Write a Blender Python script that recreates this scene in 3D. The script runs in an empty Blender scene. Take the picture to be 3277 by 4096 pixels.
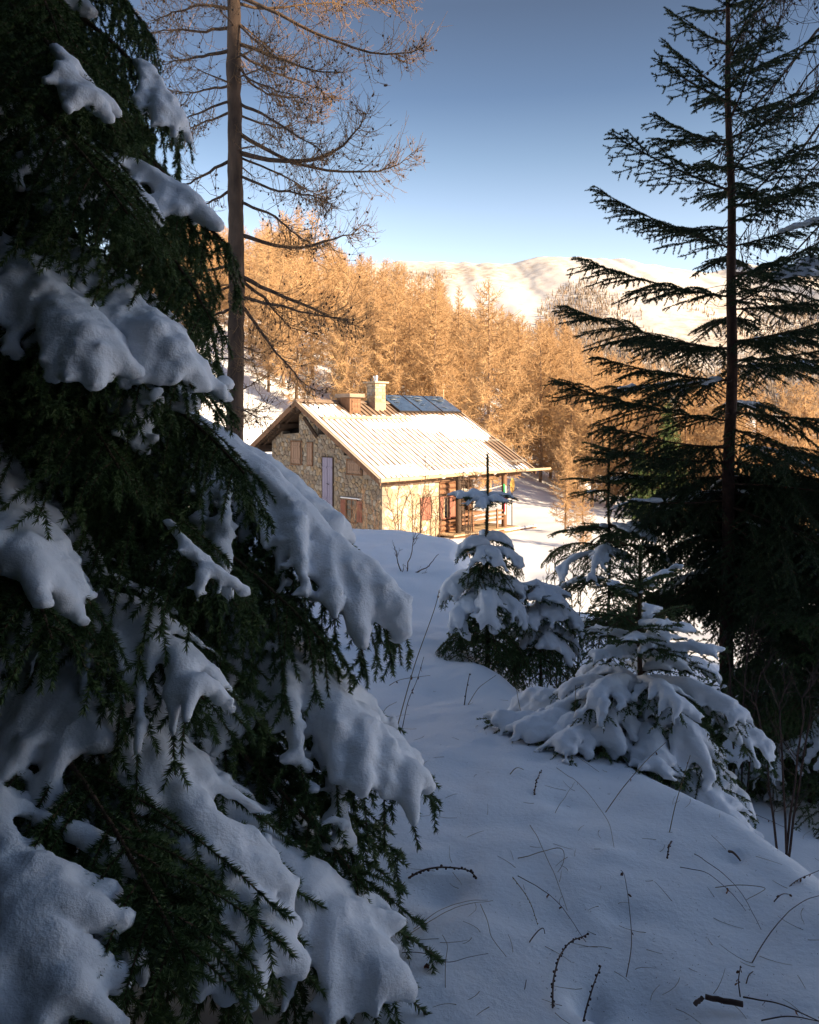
import bpy, bmesh, math
import numpy as np
from mathutils import Matrix, Vector

# ------------------------------------------------------------------ camera, sky, sun, exposure
S = bpy.context.scene
C = S.collection
F_PX, U0, V0 = 800.0, 409.5, 421.6            # focal length in pixels of an 819 x 1024 picture, horizon row
cam_d = bpy.data.cameras.new('camera'); cam = bpy.data.objects.new('camera', cam_d); C.objects.link(cam)
cam_d.sensor_fit = 'VERTICAL'; cam_d.sensor_height = 36.0; cam_d.lens = F_PX / 1024 * 36
cam_d.shift_y = -(512 - V0) / 1024
cam_d.clip_start = 0.05; cam_d.clip_end = 6000
cam.location = (0, 0, 0); cam.rotation_euler = (math.radians(90), 0, 0)
S.camera = cam

SUN_EL = math.radians(17.5)
SUN_AZ = np.array([0.85, -0.527]); SUN_AZ /= np.linalg.norm(SUN_AZ)
sun_vec = Vector((SUN_AZ[0] * math.cos(SUN_EL), SUN_AZ[1] * math.cos(SUN_EL), math.sin(SUN_EL)))
W = bpy.data.worlds.new('World'); S.world = W; W.use_nodes = True
wn = W.node_tree.nodes; wl = W.node_tree.links
bg = wn['Background']
sky = wn.new('ShaderNodeTexSky'); sky.sky_type = 'NISHITA'; sky.sun_disc = False
sky.sun_elevation = SUN_EL; sky.sun_rotation = math.atan2(SUN_AZ[0], SUN_AZ[1])
sky.altitude = 1800; sky.air_density = 1.0; sky.dust_density = 0.35; sky.ozone_density = 1.6
# the high winter sky pales towards the horizon and deepens above; the ramp rises again out of view to brighten the shade, the same all the way round
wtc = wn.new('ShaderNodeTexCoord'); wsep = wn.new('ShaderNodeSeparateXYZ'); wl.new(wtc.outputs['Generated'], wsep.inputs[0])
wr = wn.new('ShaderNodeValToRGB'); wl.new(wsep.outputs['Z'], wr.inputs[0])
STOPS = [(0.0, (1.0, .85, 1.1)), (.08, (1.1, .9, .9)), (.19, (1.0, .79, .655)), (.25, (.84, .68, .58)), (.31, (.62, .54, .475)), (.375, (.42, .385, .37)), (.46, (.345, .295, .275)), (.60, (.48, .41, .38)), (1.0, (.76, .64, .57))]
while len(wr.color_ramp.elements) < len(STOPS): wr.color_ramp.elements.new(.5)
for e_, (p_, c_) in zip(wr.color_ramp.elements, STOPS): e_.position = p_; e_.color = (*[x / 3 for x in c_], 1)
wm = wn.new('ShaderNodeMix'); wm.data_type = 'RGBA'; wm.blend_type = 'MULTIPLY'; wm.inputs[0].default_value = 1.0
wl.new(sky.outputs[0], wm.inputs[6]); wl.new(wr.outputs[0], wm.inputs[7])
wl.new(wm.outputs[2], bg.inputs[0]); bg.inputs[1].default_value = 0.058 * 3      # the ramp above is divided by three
sun_d = bpy.data.lights.new('sun', 'SUN'); sun = bpy.data.objects.new('sun', sun_d); C.objects.link(sun)
sun_d.energy = 2.05; sun_d.angle = math.radians(0.53); sun_d.color = (1.0, 0.77, 0.50)
sun.rotation_euler = sun_vec.to_track_quat('Z', 'Y').to_euler()
sun.location = (20, -20, 40)
S.view_settings.view_transform = 'Standard'; S.view_settings.look = 'None'
S.view_settings.exposure = 2.92; S.view_settings.gamma = 1.0; S.view_settings.use_curve_mapping = False
S.cycles.max_bounces = 6; S.cycles.diffuse_bounces = 3; S.cycles.use_denoising = True

rng = np.random.default_rng(11)

# ------------------------------------------------------------------ helpers
def tag(o, label=None, cat=None, group=None, kind=None):
    if label: o['label'] = label
    if cat: o['category'] = cat
    if group: o['group'] = group
    if kind: o['kind'] = kind
    return o

def empty(name, loc=(0, 0, 0), rz=0.0, label=None, cat=None, group=None):
    o = bpy.data.objects.new(name, None); C.objects.link(o)
    o.location = loc; o.rotation_euler = (0, 0, rz); o.empty_display_size = 0.1
    return tag(o, label, cat, group)

def link(name, me, parent=None):
    o = bpy.data.objects.new(name, me); C.objects.link(o)
    if parent is not None: o.parent = parent
    return o

class MB:
    """collects vertices and faces (numpy) and links them as one mesh"""
    def __init__(s): s.v = []; s.n = 0; s.f = []; s.c = []; s.m = []; s.s = []
    def add(s, V, F, mat=0, smooth=True):
        V = np.asarray(V, float).reshape(-1, 3); F = np.asarray(F, int)
        if len(F) == 0: return s
        s.v.append(V); s.f.append((F + s.n).ravel()); s.c.append(np.full(len(F), F.shape[1]))
        s.m.append(np.full(len(F), mat)); s.s.append(np.full(len(F), smooth)); s.n += len(V)
        return s
    def box(s, lo, hi, mat=0):
        (x0, y0, z0), (x1, y1, z1) = lo, hi
        V = [(x, y, z) for z in (z0, z1) for y in (y0, y1) for x in (x0, x1)]
        return s.add(V, [(0, 2, 3, 1), (4, 5, 7, 6), (0, 1, 5, 4), (2, 6, 7, 3), (0, 4, 6, 2), (1, 3, 7, 5)], mat, False)
    def bar(s, a, b, w, h, mat=0, up=(0, 0, 1)):
        a = np.array(a, float); b = np.array(b, float); t = b - a; t /= np.linalg.norm(t)
        x = np.cross(t, up); x /= np.linalg.norm(x); y = np.cross(x, t)
        V = [p + sx * x * w / 2 + sy * y * h / 2 for p in (a, b) for sx, sy in ((-1, -1), (1, -1), (1, 1), (-1, 1))]
        return s.add(V, [(0, 1, 2, 3), (7, 6, 5, 4), (0, 4, 5, 1), (1, 5, 6, 2), (2, 6, 7, 3), (3, 7, 4, 0)], mat, False)
    def log(s, a, b, r, mat=0, n=10, r2=None, wob=0.0):
        a = np.array(a, float); b = np.array(b, float); k = 7
        P = a + (b - a) * np.linspace(0, 1, k)[:, None] + rng.normal(0, wob, (k, 3))
        R = np.linspace(r, r if r2 is None else r2, k) * (1 + rng.normal(0, .02, k))
        V, F = tubes(P[None], R[None], n); s.add(V, F, mat)
        base = len(V)
        for e, idx in ((0, range(n)), (k - 1, range((k - 1) * n, k * n))):
            ring = V[list(idx)]; cV = np.vstack([ring, ring.mean(0)])
            s.add(cV, [(i, (i + 1) % n, n) for i in range(n)], mat, False)
        return s
    def mesh(s, name, mats):
        me = bpy.data.meshes.new(name)
        if s.n == 0: return me
        V = np.concatenate(s.v); L = np.concatenate(s.f); c = np.concatenate(s.c)
        me.vertices.add(len(V)); me.vertices.foreach_set('co', V.ravel().astype(np.float32))
        me.loops.add(len(L)); me.loops.foreach_set('vertex_index', L.astype(np.int32))
        me.polygons.add(len(c)); st = np.concatenate([[0], np.cumsum(c)[:-1]])
        me.polygons.foreach_set('loop_start', st.astype(np.int32))
        me.polygons.foreach_set('loop_total', c.astype(np.int32))
        me.polygons.foreach_set('material_index', np.concatenate(s.m).astype(np.int32))
        me.polygons.foreach_set('use_smooth', np.concatenate(s.s).astype(bool))
        for m in (mats if isinstance(mats, (list, tuple)) else [mats]): me.materials.append(m)
        me.update(calc_edges=True)
        return me
    def obj(s, name, mats, parent=None): return link(name, s.mesh(name, mats), parent)

def unit(a): return a / np.maximum(np.linalg.norm(a, axis=-1, keepdims=True), 1e-9)

def tubes(P, R, sides=4):
    P = np.asarray(P, float); R = np.asarray(R, float); n, k, _ = P.shape
    R = np.broadcast_to(R, (n, k))
    T = unit(np.gradient(P, axis=1))
    m = unit(P[:, -1] - P[:, 0]); ref = np.where(np.abs(m[:, 2:3]) > .85, np.array([[1., 0, 0]]), np.array([[0, 0, 1.]]))
    A = unit(np.cross(T, ref[:, None, :])); B = np.cross(A, T)
    ang = np.arange(sides) * 2 * math.pi / sides
    V = P[:, :, None] + R[:, :, None, None] * (A[:, :, None] * np.cos(ang)[None, None, :, None] + B[:, :, None] * np.sin(ang)[None, None, :, None])
    i = np.arange(n)[:, None, None] * k * sides; j = np.arange(k - 1)[None, :, None] * sides; q = np.arange(sides)[None, None, :]; q2 = (q + 1) % sides
    F = np.stack([i + j + q, i + j + q2, i + j + sides + q2, i + j + sides + q], -1).reshape(-1, 4)
    return V.reshape(-1, 3), F

_ico = {}
def ico(level):
    if level not in _ico:
        bm = bmesh.new(); bmesh.ops.create_icosphere(bm, subdivisions=level, radius=1.0)
        bm.verts.index_update()
        _ico[level] = (np.array([v.co[:] for v in bm.verts]), np.array([[v.index for v in f.verts] for f in bm.faces])); bm.free()
    return _ico[level]
def balls(Pc, R, level=1, squash=(1, 1, .8)):
    v, f = ico(level); n = len(Pc)
    V = Pc[:, None] + R[:, None, None] * v[None] * np.array(squash)
    F = f[None] + np.arange(n)[:, None, None] * len(v)
    return V.reshape(-1, 3), F.reshape(-1, 3)

_lat = {}
def vn(x, y, seed=0):
    """smooth value noise, -1..1"""
    if seed not in _lat: _lat[seed] = np.random.default_rng(1000 + seed).uniform(-1, 1, (256, 256))
    g = _lat[seed]; xi = np.floor(x).astype(int); yi = np.floor(y).astype(int); fx = x - xi; fy = y - yi
    fx = fx * fx * (3 - 2 * fx); fy = fy * fy * (3 - 2 * fy)
    a = g[xi % 256, yi % 256]; b = g[(xi + 1) % 256, yi % 256]; c = g[xi % 256, (yi + 1) % 256]; d = g[(xi + 1) % 256, (yi + 1) % 256]
    return (a * (1 - fx) + b * fx) * (1 - fy) + (c * (1 - fx) + d * fx) * fy
def fbm(x, y, seed=0, oct=4):
    r = 0; a = 1.0
    for i in range(oct): r = r + a * vn(x * 2 ** i + 7.3 * i, y * 2 ** i + 3.1 * i, seed + i); a *= .5
    return r
def n3(P, f, seed=0):
    return (vn(P[..., 0] * f + P[..., 2] * f * .7, P[..., 1] * f - P[..., 2] * f * .6, seed) + vn(P[..., 2] * f * 1.1 + 5, P[..., 0] * f * .6 + P[..., 1] * f * .5, seed + 1)) * .7
def sst(x, a, b):
    t = np.clip((x - a) / (b - a), 0, 1); return t * t * (3 - 2 * t)
def softplus(x, w): return w * np.logaddexp(0, x / w)

def pt(u, v, Y): return np.array([(u - U0) / F_PX * Y, Y, (V0 - v) / F_PX * Y])

# ------------------------------------------------------------------ materials
def mat(name, col, rough=.8, var=0.0, vscale=5.0, bump=0.0, bscale=30.0, col2=None, metal=0.0, spec=.3, stretch=None, trans=0.0):
    m = bpy.data.materials.new(name); m.use_nodes = True; nt = m.node_tree; N = nt.nodes; L = nt.links
    b = N['Principled BSDF']; b.inputs['Roughness'].default_value = rough; b.inputs['Metallic'].default_value = metal
    b.inputs['Specular IOR Level'].default_value = spec
    b.inputs['Base Color'].default_value = (*col, 1)
    co = None
    if var or bump or col2:
        tc = N.new('ShaderNodeTexCoord'); co = tc.outputs['Object']
        if stretch:
            mp = N.new('ShaderNodeMapping'); mp.inputs['Scale'].default_value = stretch; L.new(co, mp.inputs[0]); co = mp.outputs[0]
    if var or col2:
        nz = N.new('ShaderNodeTexNoise'); nz.inputs['Scale'].default_value = vscale; nz.inputs['Detail'].default_value = 5; nz.inputs['Roughness'].default_value = .6
        L.new(co, nz.inputs['Vector'])
        r = N.new('ShaderNodeValToRGB'); r.color_ramp.elements[0].position = .32; r.color_ramp.elements[1].position = .68
        c2 = col2 if col2 else tuple(min(1, x * (1 + var)) for x in col); c1 = col if col2 else tuple(x * (1 - var) for x in col)
        r.color_ramp.elements[0].color = (*c1, 1); r.color_ramp.elements[1].color = (*c2, 1)
        L.new(nz.outputs['Fac'], r.inputs[0]); L.new(r.outputs[0], b.inputs['Base Color'])
    if bump:
        nb = N.new('ShaderNodeTexNoise'); nb.inputs['Scale'].default_value = bscale; nb.inputs['Detail'].default_value = 6; nb.inputs['Roughness'].default_value = .65
        L.new(co, nb.inputs['Vector'])
        bp = N.new('ShaderNodeBump'); bp.inputs['Strength'].default_value = 1.0; bp.inputs['Distance'].default_value = bump
        L.new(nb.outputs['Fac'], bp.inputs['Height']); L.new(bp.outputs[0], b.inputs['Normal'])
    return m

M = {}
M['snow'] = mat('snow', (.80, .82, .86), .65, bump=.006, bscale=38, spec=.25)
M['bough_snow'] = mat('bough_snow', (.80, .82, .86), .65, bump=.005, bscale=60, spec=.25)
M['far_snow'] = mat('far_snow', (.82, .83, .86), .7)
M['needle'] = mat('needle', (.050, .092, .028), .55, col2=(.085, .125, .036), vscale=2.5, spec=.3)
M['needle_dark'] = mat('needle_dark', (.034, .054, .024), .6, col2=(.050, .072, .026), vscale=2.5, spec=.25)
M['spruce_bark'] = mat('spruce_bark', (.085, .048, .032), .9, var=.45, vscale=14, bump=.012, bscale=24)
M['larch_bark'] = mat('larch_bark', (.040, .027, .020), .9, col2=(.125, .082, .056), vscale=5, bump=.03, bscale=11, stretch=(1, 1, .28))
M['larch_twig'] = mat('larch_twig', (.15, .088, .042), .85, col2=(.27, .165, .078), vscale=2.2)
M['larch_cone'] = mat('larch_cone', (.05, .033, .024), .9)
M['forest_twig'] = mat('forest_twig', (.40, .245, .122), .85, col2=(.55, .36, .19), vscale=.5)
M['forest_bark'] = mat('forest_bark', (.30, .195, .12), .9, var=.3, vscale=3)
M['dead'] = mat('dead', (.075, .045, .035), .85, var=.4, vscale=20)
M['straw'] = mat('straw', (.21, .15, .075), .8, var=.35, vscale=20)
M['leaf'] = mat('leaf', (.16, .07, .04), .8, var=.3, vscale=40)
M['shrub'] = mat('shrub', (.12, .075, .05), .85, var=.3, vscale=6)

# ------------------------------------------------------------------ the ground
def bank_pt(X, Y): return SUN_AZ[0] * X + SUN_AZ[1] * Y, -SUN_AZ[1] * X + SUN_AZ[0] * Y
_gy = np.array([-80, -10, 0, 4, 8, 13, 16, 18.2, 21, 26, 32, 45, 60, 100, 600.])
_gz = np.array([-1.2, -1.5, -1.62, -1.80, -2.00, -2.06, -2.08, -2.55, -4.3, -5.05, -5.15, -5.15, -5.2, -6.5, -30])
def ground(X, Y, fine=True):
    X = np.asarray(X, float); Y = np.asarray(Y, float)
    w = .075 * np.abs(Y) + .3
    z = np.mean([np.interp(Y + d * w, _gy, _gz) for d in np.linspace(-1, 1, 9)], axis=0)
    near = 1 - sst(Y, 17, 25)
    z = z + .055 * softplus(-X - .9, .4) * (1 - sst(Y, 24, 40)) * sst(Y, -2, 2)
    e = np.interp(Y, [0, 3.4, 4.2, 6, 7, 9, 16, 24], [2.2, 1.45, 1.1, .62, .45, .45, .8, 1.5]) + .10 * vn(Y * .9, X * .2, 31)
    d = X - e
    z = z - near * (.72 * sst(d, -.05, .95) + .12 * softplus(d - .8, .3) + .34 * softplus(d - .7, .25) * sst(Y, 7, 15))
    z = np.where(Y < 30, -5.2 + softplus(z + 5.2, .12), z)
    z = z - .10 * softplus(X - 8, 1.5) * sst(Y, 20, 34) * (1 - sst(X, 30, 120))
    wv = .86 * X + .5 * Y
    z = z - 6.0 * sst(wv, 37, 75) * (1 - sst(-.8 * X + .6 * Y, 24, 40))
    z = z - .13 * softplus(X + .3, .3) * sst(Y, 11, 15) * (1 - sst(Y, 19, 24)) * (1 - sst(X, 2, 4))
    s = -.8 * X + .6 * Y
    rise = .47 * softplus(s - 28.5, 2.0)
    rise = 34 * np.tanh(rise / 34)
    z = z + rise * sst(Y, 22, 34)
    t, p = bank_pt(X, Y)
    bump = fbm(X * .09, Y * .09, 3, 3)
    z = z + (26.8 + 1.2 * bump) * sst(t, 26, 60) * (1 - sst(t, 90, 160)) * (1 - sst(p, 13, 20))
    z = z + .10 * fbm(X * .35, Y * .35, 5, 3) * sst(np.hypot(X, Y), 1.5, 9) + .5 * bump * sst(Y, 45, 80)
    if fine:
        z = z + (1 - sst(Y, 13, 23)) * (.022 * fbm(X * 1.6, Y * 1.6, 9, 2) + .007 * fbm(X * 6, Y * 6, 12, 3))
    return z

def axis(*seg):
    r = [np.linspace(a, b, n, endpoint=False) for a, b, n in seg]; return np.concatenate(r + [[seg[-1][1]]])
gx = axis((-420, -70, 20), (-70, -14, 34), (-14, -4, 40), (-4, 4.5, 220), (4.5, 14, 50), (14, 70, 40), (70, 420, 22))
gyy = axis((-90, 0, 34), (0, 1.6, 10), (1.6, 8, 190), (8, 20, 90), (20, 52, 80), (52, 130, 50), (130, 420, 24))
GX, GY = np.meshgrid(gx, gyy)
GZ = ground(GX, GY)
# small melt pits in the snow: px position, radius, depth
def ground_px(u, v):
    dx = (u - U0) / F_PX; dz = (V0 - v) / F_PX
    Y = np.concatenate([np.linspace(1.2, 12, 1500), np.linspace(12, 80, 900)])
    z = ground(dx * Y, Y, False); k = np.argmax(z >= dz * Y); return np.array([dx * Y[k], Y[k], dz * Y[k]])
PITS = [(442, 893, .10, .05), (592, 997, .045, .08), (632, 1003, .13, .05), (733, 855, .04, .02)]
for u, v, r, dp in PITS:
    c = ground_px(u, v); GZ -= dp * np.exp(-((GX - c[0]) ** 2 + ((GY - c[1]) * .9) ** 2) / (r * r))
rp_ = np.random.default_rng(3)
for i in range(420):                          # dents and lumps left by clumps fallen from the trees
    y_ = 1.8 + 7 * rp_.random() ** 1.3; x_ = rp_.uniform(-.9, 1.0) * (.3 + .42 * y_); r = rp_.uniform(.018, .07) * (.7 + .1 * y_); dp = r * rp_.choice([-.30, .22, .16]) * rp_.uniform(.3, 1)
    j0, j1 = np.searchsorted(gyy, [y_ - 3 * r, y_ + 3 * r]); i0, i1 = np.searchsorted(gx, [x_ - 3 * r, x_ + 3 * r]); sl_ = (slice(j0, j1), slice(i0, i1))
    GZ[sl_] += dp * np.exp(-((GX[sl_] - x_) ** 2 + (GY[sl_] - y_) ** 2) / (r * r))
ny, nx = GX.shape; idx = np.arange(ny * nx).reshape(ny, nx)
gb = MB().add(np.stack([GX, GY, GZ], -1).reshape(-1, 3), np.stack([idx[:-1, :-1], idx[:-1, 1:], idx[1:, 1:], idx[1:, :-1]], -1).reshape(-1, 4))
g = gb.obj('snow_ground', M['snow']); tag(g, 'snow covered clearing and slopes around the stone house', 'ground', kind='structure')
def gz(x, y): return float(ground(np.array(x), np.array(y), False))

# ------------------------------------------------------------------ the mountain across the valley
cu = np.array([-400, 0, 200, 380, 418, 444, 477, 510, 542, 586, 647, 673, 706, 739, 794, 819, 900, 1300.])
cv = np.array([300, 285, 270, 265, 263, 260, 264, 264, 259, 259, 262, 270, 274, 264, 273, 264, 250, 270.])
YC = 1300.0
mx = np.concatenate([np.linspace(-1500, -260, 40), np.linspace(-250, 850, 330), np.linspace(860, 2200, 40)]); my = np.concatenate([np.linspace(330, YC, 190), np.linspace(YC + 15, 2400, 30)])
MX, MY = np.meshgrid(mx, my)
uu = U0 + F_PX * MX / YC
crest = (V0 - np.interp(uu, cu, cv)) / F_PX * YC
crest = crest + 4.0 * fbm(MX * .018, MX * 0, 40, 4)
tt = np.clip((MY - 330) / (YC - 330), 0, 1)
rid = fbm(MX * .006 + MY * .0015, MY * .002, 44, 4)
mz = -45 + (crest + 45) * (.62 * tt ** 1.35 + .38 * sst(tt, .15, 1.0)) + 11 * rid * np.sin(math.pi * np.clip(tt, 0, 1)) + (2.0 * fbm(MX * .016 + MY * .004, MY * .012, 48, 4) - 1.0 * np.abs(vn(MX * .03 + MY * .006, MY * .008, 53))) * np.sin(math.pi * np.clip(tt * .93, 0, 1)) + 1.1 * fbm(MX * .07, MY * .05, 57, 2) * tt
mz = np.where(MY > YC, crest - (MY - YC) * .25, mz)
idx = np.arange(MX.size).reshape(MX.shape)
mm = bpy.data.materials.new('mountain_snow'); mm.use_nodes = True; nt = mm.node_tree; N = nt.nodes; L = nt.links
b = N['Principled BSDF']; b.inputs['Roughness'].default_value = .8; b.inputs['Specular IOR Level'].default_value = .1
tc = N.new('ShaderNodeTexCoord'); nz = N.new('ShaderNodeTexNoise'); nz.inputs['Scale'].default_value = .045; nz.inputs['Detail'].default_value = 10; nz.inputs['Roughness'].default_value = .72
n2 = N.new('ShaderNodeTexNoise'); n2.inputs['Scale'].default_value = .004; n2.inputs['Detail'].default_value = 3
mx1 = N.new('ShaderNodeMath'); mx1.operation = 'MULTIPLY'; nz.inputs['Scale'].default_value = .09; L.new(nz.outputs['Fac'], mx1.inputs[0]); L.new(n2.outputs['Fac'], mx1.inputs[1])
rp = N.new('ShaderNodeValToRGB'); rp.color_ramp.elements[0].position = .25; rp.color_ramp.elements[1].position = .40
rp.color_ramp.elements[0].color = (.60, .565, .54, 1); rp.color_ramp.elements[1].color = (.36, .285, .22, 1)
L.new(tc.outputs['Object'], nz.inputs['Vector']); L.new(tc.outputs['Object'], n2.inputs['Vector']); L.new(mx1.outputs[0], rp.inputs[0]); L.new(rp.outputs[0], b.inputs['Base Color'])
mo = MB().add(np.stack([MX, MY, mz], -1).reshape(-1, 3), np.stack([idx[:-1, :-1], idx[:-1, 1:], idx[1:, 1:], idx[1:, :-1]], -1).reshape(-1, 4)).obj('mountain', mm)
tag(mo, 'broad snow covered mountain ridge glowing in the sun beyond the valley', 'mountain', kind='structure')
# its scattered woods, far too many and too small to count
def mount_z(x, y):
    xi = np.clip(np.searchsorted(mx, x) - 1, 0, len(mx) - 2); yi = np.clip(np.searchsorted(my, y) - 1, 0, len(my) - 2)
    fx = (x - mx[xi]) / (mx[xi + 1] - mx[xi]); fy = (y - my[yi]) / (my[yi + 1] - my[yi])
    return (mz[yi, xi] * (1 - fx) + mz[yi, xi + 1] * fx) * (1 - fy) + (mz[yi + 1, xi] * (1 - fx) + mz[yi + 1, xi + 1] * fx) * fy
n = 110000
fy_ = 400 + 760 * rng.random(n) ** 1.0; fx_ = rng.uniform(-.12, .62, n) * fy_
den = .95 + .75 * fbm(fx_ * .010, fy_ * .006, 60, 3) - 1.25 * sst(fy_, 560, 1120)
k = rng.random(n) < den; fx_ = fx_[k]; fy_ = fy_[k]; fz_ = mount_z(fx_, fy_); n = len(fx_)
hh = rng.uniform(2.5, 6.5, n); rr = hh * rng.uniform(.11, .17, n)
ang = rng.uniform(0, 6.28, n)
tmpl = [(0, 0, 1.0)] + [(math.cos(a), math.sin(a), .18) for a in (0, 1.57, 3.14, 4.71)] + [(0, 0, -.05)]
V = np.zeros((n, 6, 3))
for i, (x, y, z) in enumerate(tmpl):
    j = rng.uniform(.6, 1.2, n)
    V[:, i, 0] = fx_ + rr * j * (x * np.cos(ang) - y * np.sin(ang)); V[:, i, 1] = fy_ + rr * j * (x * np.sin(ang) + y * np.cos(ang)); V[:, i, 2] = fz_ + hh * z
ff = np.array([(0, 1, 2), (0, 2, 3), (0, 3, 4), (0, 4, 1), (1, 5, 2), (3, 5, 4)])
wd = MB().add(V.reshape(-1, 3), (ff[None] + np.arange(n)[:, None, None] * 6).reshape(-1, 3), 0, False).obj('mountain_forest', mat('mountain_forest', (.26, .19, .135), .9, col2=(.18, .145, .115), vscale=.02))
tag(wd, 'thin scattered woods across the lower slopes of the snowy mountain', 'woods', kind='stuff')

# ------------------------------------------------------------------ the stone house (local frame: x along the ridge, y from the front eave to the back, z above its base)
TH = math.radians(45.7177)
HO = Vector((-1.16365, 32.0, -5.0))
house = empty('stone_house', HO, math.atan2(math.cos(TH), math.sin(TH)), 'stone chalet with snowy ribbed metal roof, solar panels and a log porch', 'house')
PT = math.tan(math.radians(29.96)); EZ = 2.65; RQ = 5.656; RZ = EZ + PT * RQ; LP = 10.2; QB = 9.7
def rz_(q): return EZ + PT * (q if q <= RQ else 2 * RQ - q)
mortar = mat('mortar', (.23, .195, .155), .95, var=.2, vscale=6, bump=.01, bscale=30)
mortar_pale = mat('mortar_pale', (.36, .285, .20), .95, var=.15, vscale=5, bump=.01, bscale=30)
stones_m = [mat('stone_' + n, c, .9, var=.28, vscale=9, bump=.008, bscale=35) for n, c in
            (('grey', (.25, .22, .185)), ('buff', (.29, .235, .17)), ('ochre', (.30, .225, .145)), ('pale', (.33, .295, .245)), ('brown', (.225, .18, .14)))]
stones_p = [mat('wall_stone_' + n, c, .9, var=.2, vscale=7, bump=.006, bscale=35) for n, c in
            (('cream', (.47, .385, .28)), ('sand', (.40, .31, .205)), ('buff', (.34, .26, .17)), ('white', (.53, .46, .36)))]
wood_dark = mat('wood_dark', (.050, .032, .022), .8, var=.4, vscale=10, stretch=(1, 1, .2), bump=.004)
wood_brown = mat('wood_brown', (.16, .085, .048), .75, var=.35, vscale=8, stretch=(1, 1, .15), bump=.003)
wood_log = mat('wood_log', (.22, .11, .06), .75, var=.35, vscale=7, stretch=(.2, 1, 1), bump=.006, bscale=20)
wood_pale = mat('wood_pale', (.50, .36, .22), .75, var=.2, vscale=7, stretch=(.2, 1, 1))
wood_red = mat('wood_red', (.25, .10, .068), .7, var=.25, vscale=8, stretch=(1, 1, .15))
wood_tan = mat('wood_tan', (.27, .18, .13), .75, var=.2, vscale=8, stretch=(1, 1, .15), bump=.002)
lilac = mat('lilac_paint', (.22, .21, .31), .6, var=.12, vscale=6, stretch=(1, 1, .2))
metal_roof = mat('metal_roof', (.26, .185, .135), .5, var=.2, vscale=3, metal=.0, spec=.4)
steel = mat('steel', (.55, .55, .55), .3, metal=.9)
black = mat('dark_interior', (.012, .010, .009), .9)
glass = mat('window_glass', (.02, .022, .025), .12, spec=.5)
iron = mat('iron', (.03, .025, .025), .6)
roof_snow = mat('roof_snow', (.82, .83, .86), .65, bump=.01, bscale=14)

def poly_slab(mb, pts, axis, lo, hi, mat=0):
    """concave outline extruded along an axis; pts are (a, z)"""
    n = len(pts)
    mk = (lambda a, z, d: (d, a, z)) if axis == 'x' else (lambda a, z, d: (a, d, z))
    bm = bmesh.new()
    A = [bm.verts.new(mk(a, z, lo)) for a, z in pts]; B = [bm.verts.new(mk(a, z, hi)) for a, z in pts]
    bm.faces.new(A); bm.faces.new(B[::-1])
    for i in range(n): bm.faces.new((A[i], B[i], B[(i + 1) % n], A[(i + 1) % n]))
    bmesh.ops.recalc_face_normals(bm, faces=bm.faces); bmesh.ops.triangulate(bm, faces=bm.faces)
    bm.verts.index_update()
    mb.add([v.co[:] for v in bm.verts], [[v.index for v in f.verts] for f in bm.faces], mat, False); bm.free()

def inside(pts, a, z):
    r = False; n = len(pts); j = n - 1
    for i in range(n):
        (x1, y1), (x2, y2) = pts[i], pts[j]
        if (y1 > z) != (y2 > z) and a < (x2 - x1) * (z - y1) / (y2 - y1) + x1: r = not r
        j = i
    return r
def clip(poly, n, d):                       # keep n.p <= d
    out = []
    for i in range(len(poly)):
        p, q = poly[i], poly[(i + 1) % len(poly)]; a, b = p @ n - d, q @ n - d
        if a <= 0: out.append(p)
        if a * b < 0: out.append(p + (q - p) * a / (a - b))
    return out
def voronoi(a0, a1, z0, z1, sp, stretch=1.0):
    pts = []
    nz_ = int((z1 - z0) / sp) + 3; na = int((a1 - a0) / (sp * stretch)) + 3
    for j in range(-1, nz_):
        for i in range(-1, na):
            pts.append((a0 + (i + .5 * (j % 2) + rng.uniform(-.38, .38)) * sp * stretch, z0 + (j + rng.uniform(-.36, .36)) * sp))
    pts = np.array(pts); cells = []
    for k, p in enumerate(pts):
        dd = np.hypot(*(pts - p).T); nb = [i for i in np.argsort(dd)[1:16]]
        r = sp * 1.6; cell = [p + np.array(c) * r for c in ((-1, -1), (1, -1), (1, 1), (-1, 1))]
        for i in nb:
            n = pts[i] - p; cell = clip(cell, n, n @ (pts[i] + p) / 2)
            if len(cell) < 3: break
        if len(cell) >= 3: cells.append(np.array(cell))
    return cells
def stone_mb(mb, cell, axis, plane, out, proud, gap, mat=0):
    """one stone: a bevelled irregular prism standing proud of its wall"""
    c = cell.mean(0); ext = np.ptp(cell, 0).min() / 2
    a = c + (cell - c) * (1 - gap / ext); t = c + (cell - c) * (1 - (gap + .022) / ext)
    n = len(cell); mk = (lambda q, d: (d, q[0], q[1])) if axis == 'x' else (lambda q, d: (q[0], d, q[1]))
    tilt = rng.normal(0, .012, n)
    V = [mk(q, plane) for q in a] + [mk(q, plane + out * proud * .6) for q in a] + [mk(q, plane + out * (proud + tilt[i])) for i, q in enumerate(t)] + [mk(c, plane + out * (proud + .008))]
    for k in range(2):
        mb.add(V, [(k * n + i, k * n + (i + 1) % n, (k + 1) * n + (i + 1) % n, (k + 1) * n + i) for i in range(n)], mat, False)
    mb.v[-1] = mb.v[-1]
    mb.add(V, [(2 * n + i, 2 * n + (i + 1) % n, 3 * n) for i in range(n)], mat, False)
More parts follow.
